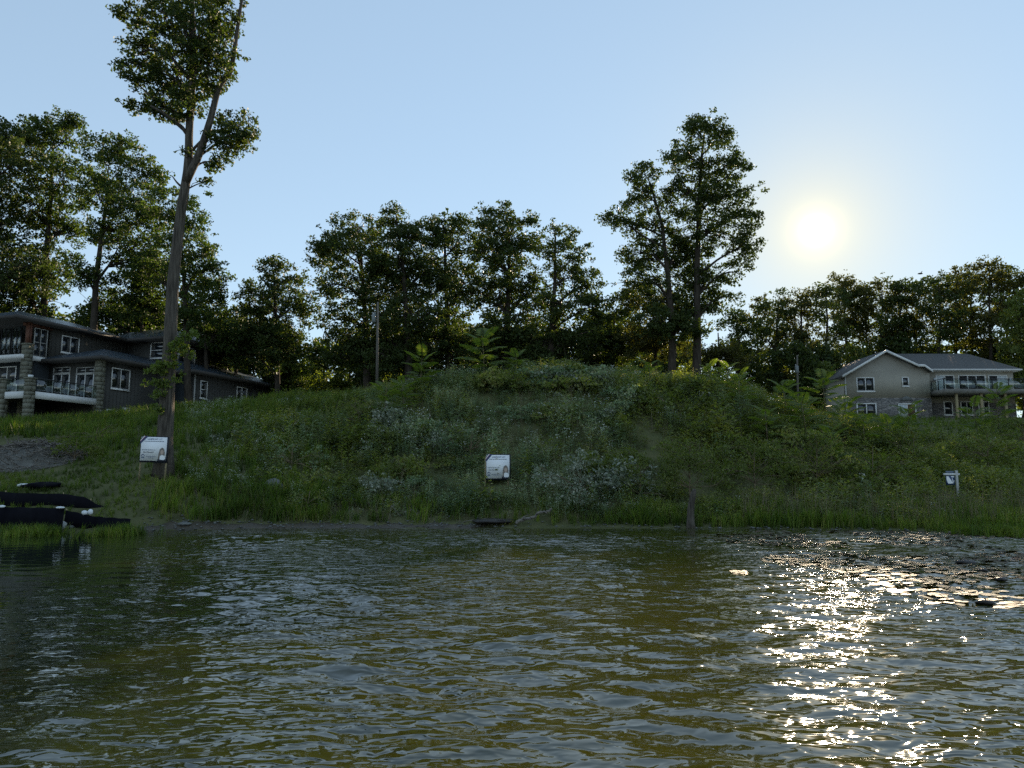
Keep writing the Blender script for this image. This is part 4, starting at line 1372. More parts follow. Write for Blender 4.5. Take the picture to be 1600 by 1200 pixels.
FRONDS = [frond_mesh(s, 1.0, n) for s, n in ((1, 10), (2, 11), (3, 9))]
SUMAC = [
    (655, 606, 46, 'sunlit yellow-green sumac sapling on the hill shoulder'),
    (757, 586, 60, 'tallest green sumac sapling on the hill crest'),
    (806, 584, 34, 'small dark sumac sapling right next to the tallest one on the crest'),
    (1018, 590, 30, 'low sumac sapling on the crest under the tall pair of trees'),
    (1110, 596, 32, 'sumac sapling on the crest at the foot of the bare tall trunk'),
    (1140, 602, 34, 'slender sumac sapling where the crest starts to fall'),
    (600, 668, 48, 'drooping sumac sapling on the slope below the utility pole'),
    (632, 652, 40, 'sumac sapling hanging over the slope under the sunlit one'),
    (1232, 660, 46, 'sumac sapling on the slope below the small pole'),
    (1290, 652, 46, 'sunlit sumac sapling in front of the garage roof'),
    (1262, 690, 50, 'broad sumac sapling in the middle of the sumac stand'),
    (1322, 690, 46, 'sumac sapling hiding the corner of the stone basement'),
    (1352, 712, 46, 'arching sumac sapling below the basement window'),
    (1392, 716, 44, 'sumac sapling below the basement door'),
    (1300, 735, 46, 'low sumac sapling at the foot of the sumac stand'),
    (1200, 700, 44, 'sumac sapling on the bare side of the stand'),
    (1560, 668, 44, 'sumac sapling rising in front of the deck posts'),
    (1530, 690, 40, 'sumac sapling below the deck of the taupe house'),
    (1155, 640, 40, 'sumac sapling high on the falling shoulder of the hill'),
    (1420, 690, 40, 'sumac sapling at the edge of the lawn of the taupe house'),
]
for i, (px, py, hpx, lab) in enumerate(SUMAC):
    r = np.random.default_rng(3000 + i)
    b = on_ground(px, py) if py > 610 else foot(px, {0: 50.5, 1: 51.0}.get(i, 51.5))
    if py <= 610:
        hz_ = at(px, py, b[1])[2] - b[2]
    h = hpx * b[1] / F * 1.6
    root = tag(empty('sumac_sapling', b - [0, 0, 0.08], r.uniform(0, 6.28)), lab, 'sapling')
    mb = MB()
    lean = r.normal(size=2) * 0.12
    st = [(0, 0, 0), (lean[0] * 0.4, lean[1] * 0.4, h * 0.4), (lean[0], lean[1], h * 0.86)]
    mb.tube(st, [0.03, 0.024, 0.012], 6)
    mb.build('stem', 'twig', root, smooth=True)
    n = 15
    for k in range(n):
        u = 0.28 + 0.68 * k / (n - 1)
        f = bpy.data.objects.new('frond', FRONDS[k % 3])
        C.objects.link(f)
        f.parent = root
        f.location = (lean[0] * u, lean[1] * u, h * 0.86 * u)
        s = h * (0.58 - 0.16 * u) * r.uniform(0.85, 1.15)
        f.scale = (s, s * 1.05, s)
        f.rotation_euler = (r.uniform(-0.15, 0.15), -0.15 - 0.75 * (u - 0.3) + r.uniform(-0.2, 0.2), k * 2.4 + r.uniform(-0.3, 0.3))

# ------------------------------------------------------------------ ground cover: weeds, grass, flowers (nobody could count it)
def weed_template(seed, h=1.0, n=24, ll=0.16, asp=0.34):
    r = np.random.default_rng(seed)
    V, Fq = [], []
    top = np.array([r.normal() * 0.06, r.normal() * 0.06, h])
    w = 0.007
    V += [(-w, 0, 0), (w, 0, 0), (top[0] + w * .4, top[1], top[2]), (top[0] - w * .4, top[1], top[2])]
    Fq.append([0, 1, 2, 3])
    for k in range(n):
        u = 0.18 + 0.82 * k / n
        c = top * u
        a = k * 2.4 + r.uniform(-0.4, 0.4)
        el = r.uniform(-0.35, 0.75)
        d = np.array([math.cos(a) * math.cos(el), math.sin(a) * math.cos(el), math.sin(el)])
        sd_ = np.array([-math.sin(a), math.cos(a), r.uniform(-0.4, 0.4)])
        L = ll * r.uniform(0.7, 1.3) * (1.25 - 0.6 * u)
        off = c + d * r.uniform(0, 0.14) * h * (1.1 - u * 0.7)
        b = len(V)
        V += [tuple(off), tuple(off + d * L * 0.45 + sd_ * L * asp * 0.5), tuple(off + d * L + np.array([0, 0, -0.15 * L])), tuple(off + d * L * 0.45 - sd_ * L * asp * 0.5)]
        Fq.append([b, b + 1, b + 2, b + 3])
    return np.array(V), np.array(Fq)


def tuft_template(seed, n=14, h=0.5, w=0.012, lean=0.45):
    r = np.random.default_rng(seed)
    V, Fq = [], []
    for k in range(n):
        a = r.uniform(0, 6.28); ln = r.uniform(0.1, lean); hh = h * r.uniform(0.55, 1.15)
        d = np.array([math.cos(a), math.sin(a), 0]); s = np.array([-math.sin(a), math.cos(a), 0]) * w * r.uniform(0.7, 1.3)
        o = np.array([r.normal() * 0.06, r.normal() * 0.06, 0])
        m = o + d * ln * hh * 0.35 + np.array([0, 0, hh * 0.6])
        t = o + d * ln * hh * 1.1 + np.array([0, 0, hh])
        b = len(V)
        V += [tuple(o - s), tuple(o + s), tuple(m + s * 0.8), tuple(m - s * 0.8), tuple(t + s * 0.12), tuple(t - s * 0.12)]
        Fq += [[b, b + 1, b + 2, b + 3], [b + 3, b + 2, b + 4, b + 5]]
    return np.array(V), np.array(Fq)


def flower_template(seed, h=1.0, n=8, size=0.028, spread_=0.10):
    r = np.random.default_rng(seed)
    V, Fq = [], []
    for k in range(n):
        c = np.array([r.normal() * spread_, r.normal() * spread_, h * r.uniform(0.86, 1.04)])
        nrm = unit(r.normal(size=3) + np.array([0, -0.3, 0.8]))
        d = unit(np.cross(nrm, r.normal(size=3))); e = np.cross(nrm, d)
        s = size * r.uniform(0.6, 1.3)
        b = len(V)
        V += [tuple(c - d * s - e * s * .3), tuple(c + e * s), tuple(c + d * s - e * s * .3), tuple(c - e * s)]
        Fq.append([b, b + 1, b + 2, b + 3])
    return np.array(V), np.array(Fq)


def scatter(mb, temps, P, S, r, tilt=0.12):
    which = r.integers(0, len(temps), len(P))
    for k, (V, Fq) in enumerate(temps):
        sel = np.where(which == k)[0]
        if not len(sel): continue
        a = r.uniform(0, 6.28, len(sel)); ca, sa = np.cos(a), np.sin(a)
        s = S[sel]
        v = V[None] * s[:, None, None]
        x = v[..., 0] * ca[:, None] - v[..., 1] * sa[:, None]
        y = v[..., 0] * sa[:, None] + v[..., 1] * ca[:, None]
        z = v[..., 2]
        x = x + z * r.normal(0, tilt, len(sel))[:, None]
        y = y + z * r.normal(0, tilt, len(sel))[:, None]
        out = np.stack([x, y, z], -1) + P[sel][:, None, :]
        f = Fq[None] + (np.arange(len(sel)) * len(V))[:, None, None]
        mb.add(out.reshape(-1, 3), f.reshape(-1, Fq.shape[1]))


shoreY = np.interp(np.linspace(-60, 1680, 400), pxs, [PROF[p][0] for p in pxs])


def cloud(n, r, px0, px1, y0, y1, near=True):
    """random ground points inside a fan of picture columns, even over the ground"""
    px = r.uniform(px0, px1, n)
    ys = np.interp(px, np.linspace(-60, 1680, 400), shoreY)
    a = ys + y0 if near else np.full(n, y0)
    Y = np.sqrt(r.uniform(0, 1, n) * (y1 ** 2 - a ** 2) + a ** 2) if not np.isscalar(y1) or True else None
    X = (px - 800) / F * Y / cp * 1.0
    return px, X, Y


def foothold(X, Y):
    return np.stack([X, Y, ground(X, Y) - 0.03], -1)


def in_house(X, Y):
    q = np.stack([X - H0[0], Y - H0[1]], -1)
    s, rr = q @ A, q @ R_
    dark = (s > -0.6) & (s < 29) & (rr < 2.9) & (rr > -18) & ~((s < 6) & (rr > 0.6)) & ~((s < 14.5) & (rr > 0.4))
    light = (X > xl - 4) & (X < 70) & (Y > YD - 0.5) & (Y < YF + 13)
    return dark | light


SIGN_A, SIGN_B, SIGN_C, ROCK_A = on_ground(236, 752), on_ground(778, 762), on_ground(1492, 776), on_ground(427, 770)


def trampled(X, Y):
    out = np.zeros(len(X), bool)
    for q, w_, d_ in ((SIGN_A, 1.0, 2.4), (SIGN_B, 0.95, 2.2), (SIGN_C, 0.8, 1.6), (ROCK_A, 0.7, 1.3)):
        k = q[1] / Y                      # towards the water in front of the sign
        out |= (np.abs(X - q[0]) < w_) & (Y < q[1] + 0.25) & (Y > q[1] - d_)
    return out


r = np.random.default_rng(4000)
WEED = [weed_template(k, 1.0, 17, 0.24, 0.42) for k in range(6)]
WEEDF = [weed_template(20 + k, 1.0, 22, 0.17, 0.36) for k in range(6)]
TUFT = [tuft_template(40 + k, 11, 0.5, 0.014) for k in range(6)]
TUFTL = [tuft_template(60 + k, 12, 1.0, 0.010, 0.30) for k in range(5)]
FLOW = [flower_template(80 + k) for k in range(5)]
STALK = [tuft_template(100 + k, 5, 1.0, 0.007, 0.22) for k in range(4)]

# weeds over the hill, in stands of one kind and height
px, X, Y = cloud(4700, r, 380, 1660, 0.9, 57)
keep = ~in_house(X, Y) & (r.random(len(X)) < np.interp(px, [380, 470, 580, 1300, 1450, 1660], [0.12, 0.35, 0.95, 1.0, 0.75, 0.65]))
px, X, Y = px[keep], X[keep], Y[keep]
nz = fbm(X * 0.25, Y * 0.25, 71)
sh_ = np.clip(0.15 + 1.55 * nz, 0.5, 1.5) * r.uniform(0.55, 1.45, len(X)) * np.interp(Y, [33, 36, 40, 60], [0.5, 0.8, 1.0, 0.8])
cen = np.exp(-((px - 790) / 250) ** 2) + 0.9 * (nz - 0.5)
sg_ = r.random(len(X)) < np.clip(cen, 0.06, 0.9)
kk = r.integers(3, 6, len(X))
idx = np.repeat(np.arange(len(X)), kk)
px, grey = px[idx], sg_[idx]
X = X[idx] + r.normal(0, 0.24, len(idx)); Y = Y[idx] + r.normal(0, 0.24, len(idx))
h = sh_[idx] * r.uniform(0.75, 1.15, len(idx))
# taller growth along the crest
pc = r.uniform(640, 1260, 620); Yc = np.interp(pc, [640, 850, 1260], [50.5, 49.6, 51.5]) + r.normal(0, 0.9, 620)
hc = r.uniform(0.8, 1.5, 620) * (0.5 + 0.9 * fbm(pc * 0.03, pc * 0, 400))
px = np.concatenate([px, pc]); X = np.concatenate([X, (pc - 800) / F * Yc / cp]); Y = np.concatenate([Y, Yc]); h = np.concatenate([h, hc]); grey = np.concatenate([grey, r.random(620) < 0.35])
ok = ~trampled(X, Y)
px, X, Y, h, grey = px[ok], X[ok], Y[ok], h[ok], grey[ok]
P = foothold(X, Y)
mb = MB(); scatter(mb, WEED, P[~grey], h[~grey], r); tag(mb.build('weeds', 'leaf_weed'), 'olive green weeds covering the hill', kind='stuff')
mb = MB(); scatter(mb, WEEDF, P[grey], h[grey], r); tag(mb.build('grey_weeds', 'leaf_greyweed'), 'grey-green weeds covering the middle of the hill', kind='stuff')
fl = (fbm(X * 0.28 + 9, Y * 0.28, 77) > 0.56) & (r.random(len(X)) < 0.4) & grey
mb = MB(); scatter(mb, FLOW, P[fl], h[fl] * 1.02, r); 
# flowers of the grassy slope
pxa, Xa, Ya = cloud(700, r, 290, 480, 3.0, 56)
ka = (fbm(Xa * 0.4, Ya * 0.4, 91) > 0.5)
Pa = foothold(Xa[ka], Ya[ka])
scatter(mb, FLOW, Pa, r.uniform(0.5, 0.9, len(Pa)), r)
tag(mb.build('wild_flowers', 'petal'), 'small whitish wild flowers scattered through the weeds', kind='stuff')
mb2 = MB(); scatter(mb2, WEEDF, Pa, r.uniform(0.5, 0.9, len(Pa)), r); tag(mb2.build('flowering_weeds', 'leaf_greyweed'), 'pale flowering weeds on the grassy slope', kind='stuff')

# grass
mb = MB()
px, X, Y = cloud(5400, r, -60, 640, 1.3, 60)
keep = ~in_house(X, Y) & (r.random(len(X)) < np.interp(px, [-60, 450, 560, 640], [1, 1, 0.6, 0.1]))
keep &= ~((px < 110) & (Y > 37.6) & (Y < 45.5)) & ~trampled(X, Y)
px, X, Y = px[keep], X[keep], Y[keep]
hh = np.where((px < 270) & (Y < 40), 0.55, 1.0) * (0.6 + 0.9 * fbm(X * 0.3, Y * 0.3, 61)) * r.uniform(0.7, 1.2, len(X))
scatter(mb, TUFT, foothold(X, Y), hh * 1.15, r)
px, X, Y = cloud(4000, r, 860, 1680, 0.1, 36)
keep = ~trampled(X, Y) & (r.random(len(X)) < np.interp(px, [860, 960, 1010, 1060, 1090, 1150, 1680], [0.05, 0.4, 0.85, 0.5, 0.3, 0.8, 1.0])) & (fbm(X * 0.7, Y * 0.7, 333) > 0.36)
scatter(mb, TUFT, foothold(X[keep], Y[keep]), r.uniform(0.7, 1.5, keep.sum()) * (0.35 + 1.2 * fbm(X[keep] * 0.45, Y[keep] * 0.45, 340)), r)
px, X, Y = cloud(2400, r, -60, 290, 0.9, 40)
keep = ~((px < 110) & (Y > 37.6)) & (fbm(X * 0.5, Y * 0.5, 345) > 0.42)
scatter(mb, TUFT, foothold(X[keep], Y[keep]), r.uniform(0.25, 0.6, keep.sum()), r)
px, X, Y = cloud(2600, r, 250, 900, 0.35, 37.5)
keep = (r.random(len(X)) < np.interp(px, [250, 350, 540, 640, 900], [0.3, 0.9, 0.9, 0.35, 0.12])) & (fbm(X * 0.8, Y * 0.8, 335) > 0.40)
X, Y = X[keep], Y[keep]
scatter(mb, TUFT, foothold(X, Y), r.uniform(0.7, 1.5, len(X)) * (0.35 + 1.2 * fbm(X * 0.45, Y * 0.45, 341)), r)
px, X, Y = cloud(1700, r, 1330, 1680, 10, 79)
keep = ~in_house(X, Y)
scatter(mb, TUFT, foothold(X[keep], Y[keep]), r.uniform(0.7, 1.1, keep.sum()), r)
tag(mb.build('grass', 'grass_green'), 'green grass on the bank and along the water', kind='stuff')
# tall grass and dead stalks
mb = MB()
px, X, Y = cloud(900, r, 560, 1250, 2.0, 56)
keep = fbm(X * 0.35 + 4, Y * 0.35, 63) > 0.55
scatter(mb, STALK, foothold(X[keep], Y[keep]), r.uniform(0.8, 1.35, keep.sum()), r)
px, X, Y = cloud(420, r, 1150, 1680, 0.6, 37)
scatter(mb, STALK, foothold(X, Y), r.uniform(0.7, 1.3, len(X)), r)
px, X, Y = cloud(900, r, 560, 1010, 0.25, 38.5)
scatter(mb, STALK, foothold(X, Y), r.uniform(0.2, 0.55, len(X)), r, 0.5)
px, X, Y = cloud(300, r, 240, 620, 0.3, 36)
scatter(mb, STALK, foothold(X, Y), r.uniform(0.3, 0.7, len(X)), r)
tag(mb.build('dry_stalks', 'grass_dry'), 'dry straw coloured stalks standing among the weeds', kind='stuff')
# grass standing in the shallows
for k, (cx, cy, w_, n_, lab) in enumerate(((182, 836, 60, 160, 'tuft of green grass standing in the shallows before the silt fence'), (45, 836, 95, 230, 'tuft of grass in the dark shallows at the end of the silt fence'),
                                          (1560, 836, 90, 260, 'wide clump of green reeds in the water below the hanging post sign'), (1470, 828, 60, 90, 'low clump of reeds in the glittering shallows'),
                                          (1385, 826, 60, 70, 'small clump of reeds at the glittering water edge'))):
    d = ray(cx, cy); yy = CAMZ * d[1] / -d[2]
    xx = d[0] / d[1] * yy
    X = xx + r.normal(0, w_ * 0.3 * yy / F, n_); Y = yy + r.normal(0, 0.55, n_)
    mb = MB()
    base_ = np.array([xx, yy, 0.0])
    scatter(mb, TUFT, np.stack([X, Y, np.full(n_, -0.05)], -1) - base_, r.uniform(0.5, 1.0, n_), r, 0.25)
    o = mb.build('reed_clump', 'grass_green'); o.location = tuple(base_)
    tag(o, lab, 'reeds')

# floating leaves on the bright side of the lake
mb = MB()
n = 5200
pxl = r.uniform(1080, 1700, n); yl = 11.5 + (31.0 - 11.5) * r.random(n) ** 0.75
X = (pxl - 800) / F * yl / cp
keep = (fbm(X * 0.5, yl * 0.35, 131) > np.interp(pxl, [1080, 1200, 1400], [0.66, 0.55, 0.46]) + np.interp(yl, [12, 20], [0.2, 0])) & (yl < np.interp(pxl, np.linspace(-60, 1680, 400), shoreY) - 0.2)
X, yl = X[keep], yl[keep]
th = np.linspace(0.35, 2 * math.pi - 0.35, 9)
ring = np.stack([np.concatenate([[0.12], np.cos(th)]), np.concatenate([[0.0], np.sin(th)]), np.zeros(10)], -1)
sz = r.uniform(0.05, 0.13, len(X)); ro = r.uniform(0, 6.28, len(X))
tx, ty = r.normal(0, 0.05, len(X)), r.normal(0, 0.05, len(X))
rx_ = ring[None, :, 0] * np.cos(ro)[:, None] - ring[None, :, 1] * np.sin(ro)[:, None]
ry_ = ring[None, :, 0] * np.sin(ro)[:, None] + ring[None, :, 1] * np.cos(ro)[:, None]
vx = X[:, None] + rx_ * sz[:, None]; vy = yl[:, None] + ry_ * sz[:, None]
wz = waves(X, yl)[:, None] + 0.012 + (rx_ * tx[:, None] + ry_ * ty[:, None]) * sz[:, None] * 2
v = np.stack([vx, vy, wz], -1)
mb.add(v.reshape(-1, 3), (np.arange(10)[None] + 10 * np.arange(len(X))[:, None]))
tag(mb.build('floating_leaves', 'lily_leaf'), 'small floating pond leaves glittering in the sun', kind='stuff')


# ------------------------------------------------------------------ signs
def text_verts(body):
    cu = bpy.data.curves.new('lettering', 'FONT')
    cu.body = body
    cu.resolution_u = 2
    cu.offset = 0.022
    ob = bpy.data.objects.new('lettering', cu)
    C.objects.link(ob)
    dg = bpy.context.evaluated_depsgraph_get()
    me = bpy.data.meshes.new_from_object(ob.evaluated_get(dg))
    v = np.array([tuple(q.co) for q in me.vertices]); f = [list(p.vertices) for p in me.polygons]
    bpy.data.objects.remove(ob); bpy.data.curves.remove(cu); bpy.data.meshes.remove(me)
    lo, hi = v.min(0), v.max(0)
    v = (v - lo) / np.maximum(hi - lo, 1e-6)
    return v[:, :2], f


def lot_sign(bx, Y, w, h, zb, rz, roll, ground_z, label):
    """square board on two stakes; u to the viewer's side, v down, on a local plane facing -Y"""
    root = tag(empty('lot_sign', (bx, Y, ground_z), rz), label, 'sign')
    cr_, sr_ = math.cos(roll), math.sin(roll)

    def P(u, v, d):
        x, z = (u - 0.5) * w, (1 - v) * h
        return np.array([x * cr_ + z * sr_, -d, zb - ground_z + z * cr_ - x * sr_])

    def quad(mb, u0, v0, u1, v1, d0, d1):
        mb.hexa([P(u0, v1, d1), P(u1, v1, d1), P(u1, v1, d0), P(u0, v1, d0), P(u0, v0, d1), P(u1, v0, d1), P(u1, v0, d0), P(u0, v0, d0)])

    def flat(poly, d, name, mat, parent):
        mb = MB()
        pts = np.array([P(u, v, d) for u, v in poly])
        mb.v.append(pts); mb.f.append(np.array([list(range(len(pts)))[::-1]])); mb.n = len(pts)
        return mb.build(name, mat, parent)

    mb = MB(); quad(mb, -0.02, -0.03, 1.05, 1.075, -0.04, 0.0)
    board = mb.build('board', 'sign_black', root)
    mb = MB(); quad(mb, 0.0, 0.0, 1.0, 1.0, 0.001, 0.006)
    mb.build('face_panel', 'sign_white', board)
    D = 0.008
    # heading and phone number
    for body, (u0, v0, u1, v1), mat in (('LAKEFRONT LOT', (0.24, 0.05, 0.82, 0.125), 'sign_navy'), ('541-756-4607', (0.10, 0.61, 0.52, 0.675), 'sign_black')):
        tv, tf = text_verts(body)
        mb = MB()
        mb.v.append(np.array([P(u0 + (u1 - u0) * a, v1 - (v1 - v0) * b, D) for a, b in tv])); mb.n = len(tv)
        for q in tf: mb.f.append(np.array([q]))
        mb.build('lettering', mat, board)
    for (u0, v0, u1) in ((0.12, 0.165, 0.88), (0.05, 0.53, 0.56), (0.22, 0.808, 0.60), (0.30, 0.868, 0.52), (0.36, 0.52, 0.36)):
        if u1 - u0 < 0.05: continue
        mb = MB()
        u = u0
        rr = np.random.default_rng(int(u0 * 1000 + v0 * 77))
        while u < u1:
            ln = rr.uniform(0.03, 0.09)
            quad(mb, u, v0, min(u + ln, u1), v0 + 0.028, 0.0065, 0.008)
            u += ln + 0.014
        mb.build('small_print', 'sign_grey', board)
    # roof-shaped emblem over a grey block
    flat([(0.03, 0.80), (0.03, 0.775), (0.105, 0.72), (0.18, 0.775), (0.18, 0.80), (0.105, 0.765)], D, 'emblem', 'sign_navy', board)
    flat([(0.045, 0.90), (0.045, 0.83), (0.165, 0.83), (0.165, 0.90)], D, 'emblem_block', 'sign_grey', board)
    # ribbon across the corner
    for k, (o0, o1, mat) in enumerate(((0.10, 0.135, 'sign_black'), (0.135, 0.175, 'sign_white'), (0.175, 0.215, 'ribbon_red'), (0.215, 0.245, 'sign_navy'))):
        flat([(o0 - 0.04 + 0.0, -0.04 + 0.0), (o1 - 0.04 + 0.06, -0.04), (-0.035, o1 + 0.06), (-0.035, o0)], 0.010 + k * 0.0012, 'ribbon', mat, board)
    # portrait print: hair, face, light blouse, dark jacket
    el = lambda cu_, cv_, ru, rv, n=18: [(cu_ + ru * math.cos(a), cv_ + rv * math.sin(a)) for a in np.linspace(0, 2 * math.pi, n, endpoint=False)]
    pr = flat([(0.66, 1.0), (0.69, 0.92), (0.74, 0.86), (0.95, 0.80), (0.998, 0.86), (0.998, 1.0)], 0.0085, 'portrait', 'sign_black', board)
    flat([(0.70, 0.90), (0.71, 0.66), (0.75, 0.50), (0.83, 0.43), (0.91, 0.49), (0.95, 0.64), (0.94, 0.82), (0.84, 0.90)], 0.0100, 'hair', 'print_hair', pr)
    flat([(0.76, 0.94), (0.77, 0.79), (0.84, 0.74), (0.95, 0.78), (0.985, 0.90), (0.92, 0.955)], 0.0115, 'blouse', 'sign_white', pr)
    flat(el(0.84, 0.63, 0.062, 0.095), 0.0130, 'face', 'print_skin', pr)
    for u0 in (-0.015, 0.985):
        mb = MB()
        top, bot = P(u0, 0.05, -0.042), P(u0, 1.0, -0.042)
        bot = np.array([bot[0] - 0.06, 0.12, -0.35])
        mb.tube([bot + [0, 0, 0], bot * 0.5 + top * 0.5 + [0, 0.03, 0], top + [0, 0.035, 0.0]], [0.045, 0.045, 0.045], 4)
        mb.build('stake', 'stake_wood', root)
    return root


ls = on_ground(236, 752)
Ysg = ls[1]
wz_ = lambda px, py: at(px, py, Ysg)
pbl, pbr, ptl = wz_(217, 720), wz_(260, 721), wz_(219, 683)
lot_sign((pbl[0] + pbr[0]) / 2, Ysg, pbr[0] - pbl[0], ptl[2] - pbl[2], pbl[2], -0.12, 0.03, gz((pbl[0] + pbr[0]) / 2, Ysg), 'white square lot sign on two stakes in front of the leaning tree')
cs_ = on_ground(778, 762)
Ysg = cs_[1]
pbl, pbr, ptl = wz_(760, 747.5), wz_(796, 747.5), wz_(760, 711)
lot_sign((pbl[0] + pbr[0]) / 2, Ysg, pbr[0] - pbl[0], ptl[2] - pbl[2], pbl[2], 0.05, 0.0, gz((pbl[0] + pbr[0]) / 2, Ysg), 'white square lot sign on two stakes in the weeds of the hill')

# hanging post sign
hb = on_ground(1497, 776)
S = hb[1] / F
hs = tag(empty('hanging_post_sign', hb), 'small white post with a crossarm and hanging dark and white panel', 'sign')
top_z = at(1496.5, 735, hb[1])[2] - hb[2]
arm_z = at(1496.5, 741, hb[1])[2] - hb[2]
mb = MB(); mb.box((-0.05, -0.05, -0.3), (0.05, 0.05, top_z)); mb.build('post', 'dim_trim', hs)
mb = MB(); mb.box((-20 * S, -0.045, arm_z - 0.045), (-0.052, 0.045, arm_z + 0.045)); mb.box((0.052, -0.045, arm_z - 0.045), (4.5 * S, 0.045, arm_z + 0.045)); mb.build('crossarm', 'white_trim', hs)
mb = MB(); mb.box((-17 * S, -0.012, arm_z - 16.5 * S), (-3.6 * S, 0.012, arm_z - 2.0 * S)); pn = mb.build('panel', 'sign_navy', hs)
for poly in ([(-16.3, -3.0), (-13, -3.0), (-8.0, -11.0), (-6.2, -14), (-14.0, -14.5), (-16, -9)], [(-9.5, -3.0), (-4.4, -3.0), (-4.4, -4.8), (-8.6, -4.6)], [(-8.0, -6.0), (-7.0, -6.4), (-5.2, -12.0), (-6.4, -13.4)], [(-5.2, -9.0), (-4.3, -9.6), (-4.3, -12.2)]):
    mb = MB(); pts = np.array([(a * S, -0.014, arm_z + b * S) for a, b in poly]); mb.v.append(pts); mb.n = len(pts); mb.f.append(np.array([list(range(len(pts)))[::-1]])); mb.build('print', 'sign_white', pn)
mb = MB(); mb.box((-16.5 * S, -0.010, arm_z + 0.05), (-3.8 * S, 0.010, arm_z + 5.0 * S)); mb.build('rider_panel', 'sign_grey', hs)
for u in (-15.5, -5.0):
    mb = MB(); mb.tube([(u * S, 0, arm_z - 2.1 * S), (u * S, 0, arm_z - 0.04)], 0.012, 5); mb.build('hook', 'rail_metal', hs)

# ------------------------------------------------------------------ utility poles
def pole(px0, px1, py1, Y, label, tr_px, rad):
    b = foot(px0, Y)
    t = at(px1, py1, Y)
    root = tag(empty('utility_pole', b), label, 'pole')
    mb = MB(); mb.tube([np.array([0, 0, -0.4]), (t - b) * 0.5, t - b], [rad * 1.15, rad, rad * 0.8], 10); mb.build('shaft', 'pole_wood', root, smooth=True)
    tz = at(*tr_px, Y) - b
    mb = MB(); mb.tube([tz - [0, 0, 0.34], tz - [0, 0, 0.30], tz + [0, 0, 0.26], tz + [0, 0, 0.32]], [0.12, 0.16, 0.16, 0.10], 12); mb.build('transformer', 'transformer_grey', root, smooth=False)
    mb = MB(); sx_ = np.interp(tz[2], [0, t[2] - b[2]], [0, t[0] - b[0]])
    mb.tube([tz, np.array([sx_, 0, tz[2]])], 0.05, 6); mb.build('bracket', 'rail_metal', root)
    for dx in (-0.08, 0.08):
        mb = MB(); mb.tube([tz + [dx, 0, 0.31], tz + [dx, 0, 0.38], tz + [dx, 0, 0.46]], [0.03, 0.045, 0.03], 6); mb.build('bushing', 'concrete', root)
    return root, b, t


p1, b1, t1 = pole(587, 590.5, 472, 57, 'weathered utility pole with grey transformer at the end of the grassy shoulder', (584.2, 497), 0.098)
p2, b2, t2 = pole(1250, 1245.5, 555, 68, 'slim leaning utility pole beside the garage roof of the taupe house', (1245.0, 577), 0.085)

# ------------------------------------------------------------------ silt fence and shore debris
def silt_fence(px_top, Y0, Y1, height_px, label, stakes):
    """black fabric strip sagging between stakes"""
    pts = []
    n = 46
    tx_ = np.linspace(0, 1, n)
    xs_ = np.interp(tx_, np.linspace(0, 1, len(px_top)), [p[0] for p in px_top])
    ys_ = np.interp(tx_, np.linspace(0, 1, len(px_top)), [p[1] for p in px_top])
    hp_ = np.interp(tx_, np.linspace(0, 1, len(px_top)), height_px)
    rr = np.random.default_rng(int(Y0 * 100))
    top, bot = [], []
    for i in range(n):
        Y = Y0 + (Y1 - Y0) * tx_[i] + 0.06 * math.sin(i * 0.35) + 0.012 * rr.normal()
        a = at(xs_[i], ys_[i] + 0.5 * math.sin(i * 0.7), Y)
        g = gz(a[0], a[1])
        top.append(a); bot.append(np.array([a[0], a[1] - 0.05, min(g - 0.12, a[2] - 0.05)]))
    top, bot = np.array(top), np.array(bot)
    c = top.mean(0); c[2] = bot[:, 2].mean()
    root = tag(empty('silt_fence', c), label, 'silt fence')
    mid = top * 0.5 + bot * 0.5 + np.stack([0 * tx_, -0.05 - 0.03 * np.sin(np.arange(n) * 0.55), 0 * tx_], -1)
    th_ = np.array([0, 0.012, 0])
    rows = [top, mid, bot, bot + th_, mid + th_, top + th_]
    v = np.concatenate(rows) - c
    q = []
    for rr_ in range(6):
        for i in range(n - 1):
            a, b = rr_ * n + i, ((rr_ + 1) % 6) * n + i
            q.append([a, b, b + 1, a + 1])
    mb = MB(); mb.add(v, q); mb.build('fabric', 'silt_fabric', root)
    for s in stakes:
        i = int(s * (n - 1))
        mb = MB(); mb.tube([bot[i] - c + [0, 0.05, -0.2], top[i] - c + [0, 0.05, 0.06]], 0.028, 4); mb.build('stake', 'stake_wood', root)
    return root


silt_fence([(-40, 767), (0, 768), (40, 771), (90, 771), (131, 776), (150, 787), (182, 797)], 33.4, 32.6, [26] * 7, 'long sagging black silt fence along the lower bank', (0.22, 0.55, 0.77))
silt_fence([(-40, 792), (0, 792), (50, 793), (101, 794)], 30.15, 30.05, [26] * 4, 'second black silt fence close to the dark water', (0.35, 0.98))
silt_fence([(103, 797), (125, 802), (142, 806), (160, 808), (180, 809), (204, 811)], 30.5, 31.2, [20] * 6, 'short collapsed piece of silt fence with a wooden stake', (0.02, 0.38))


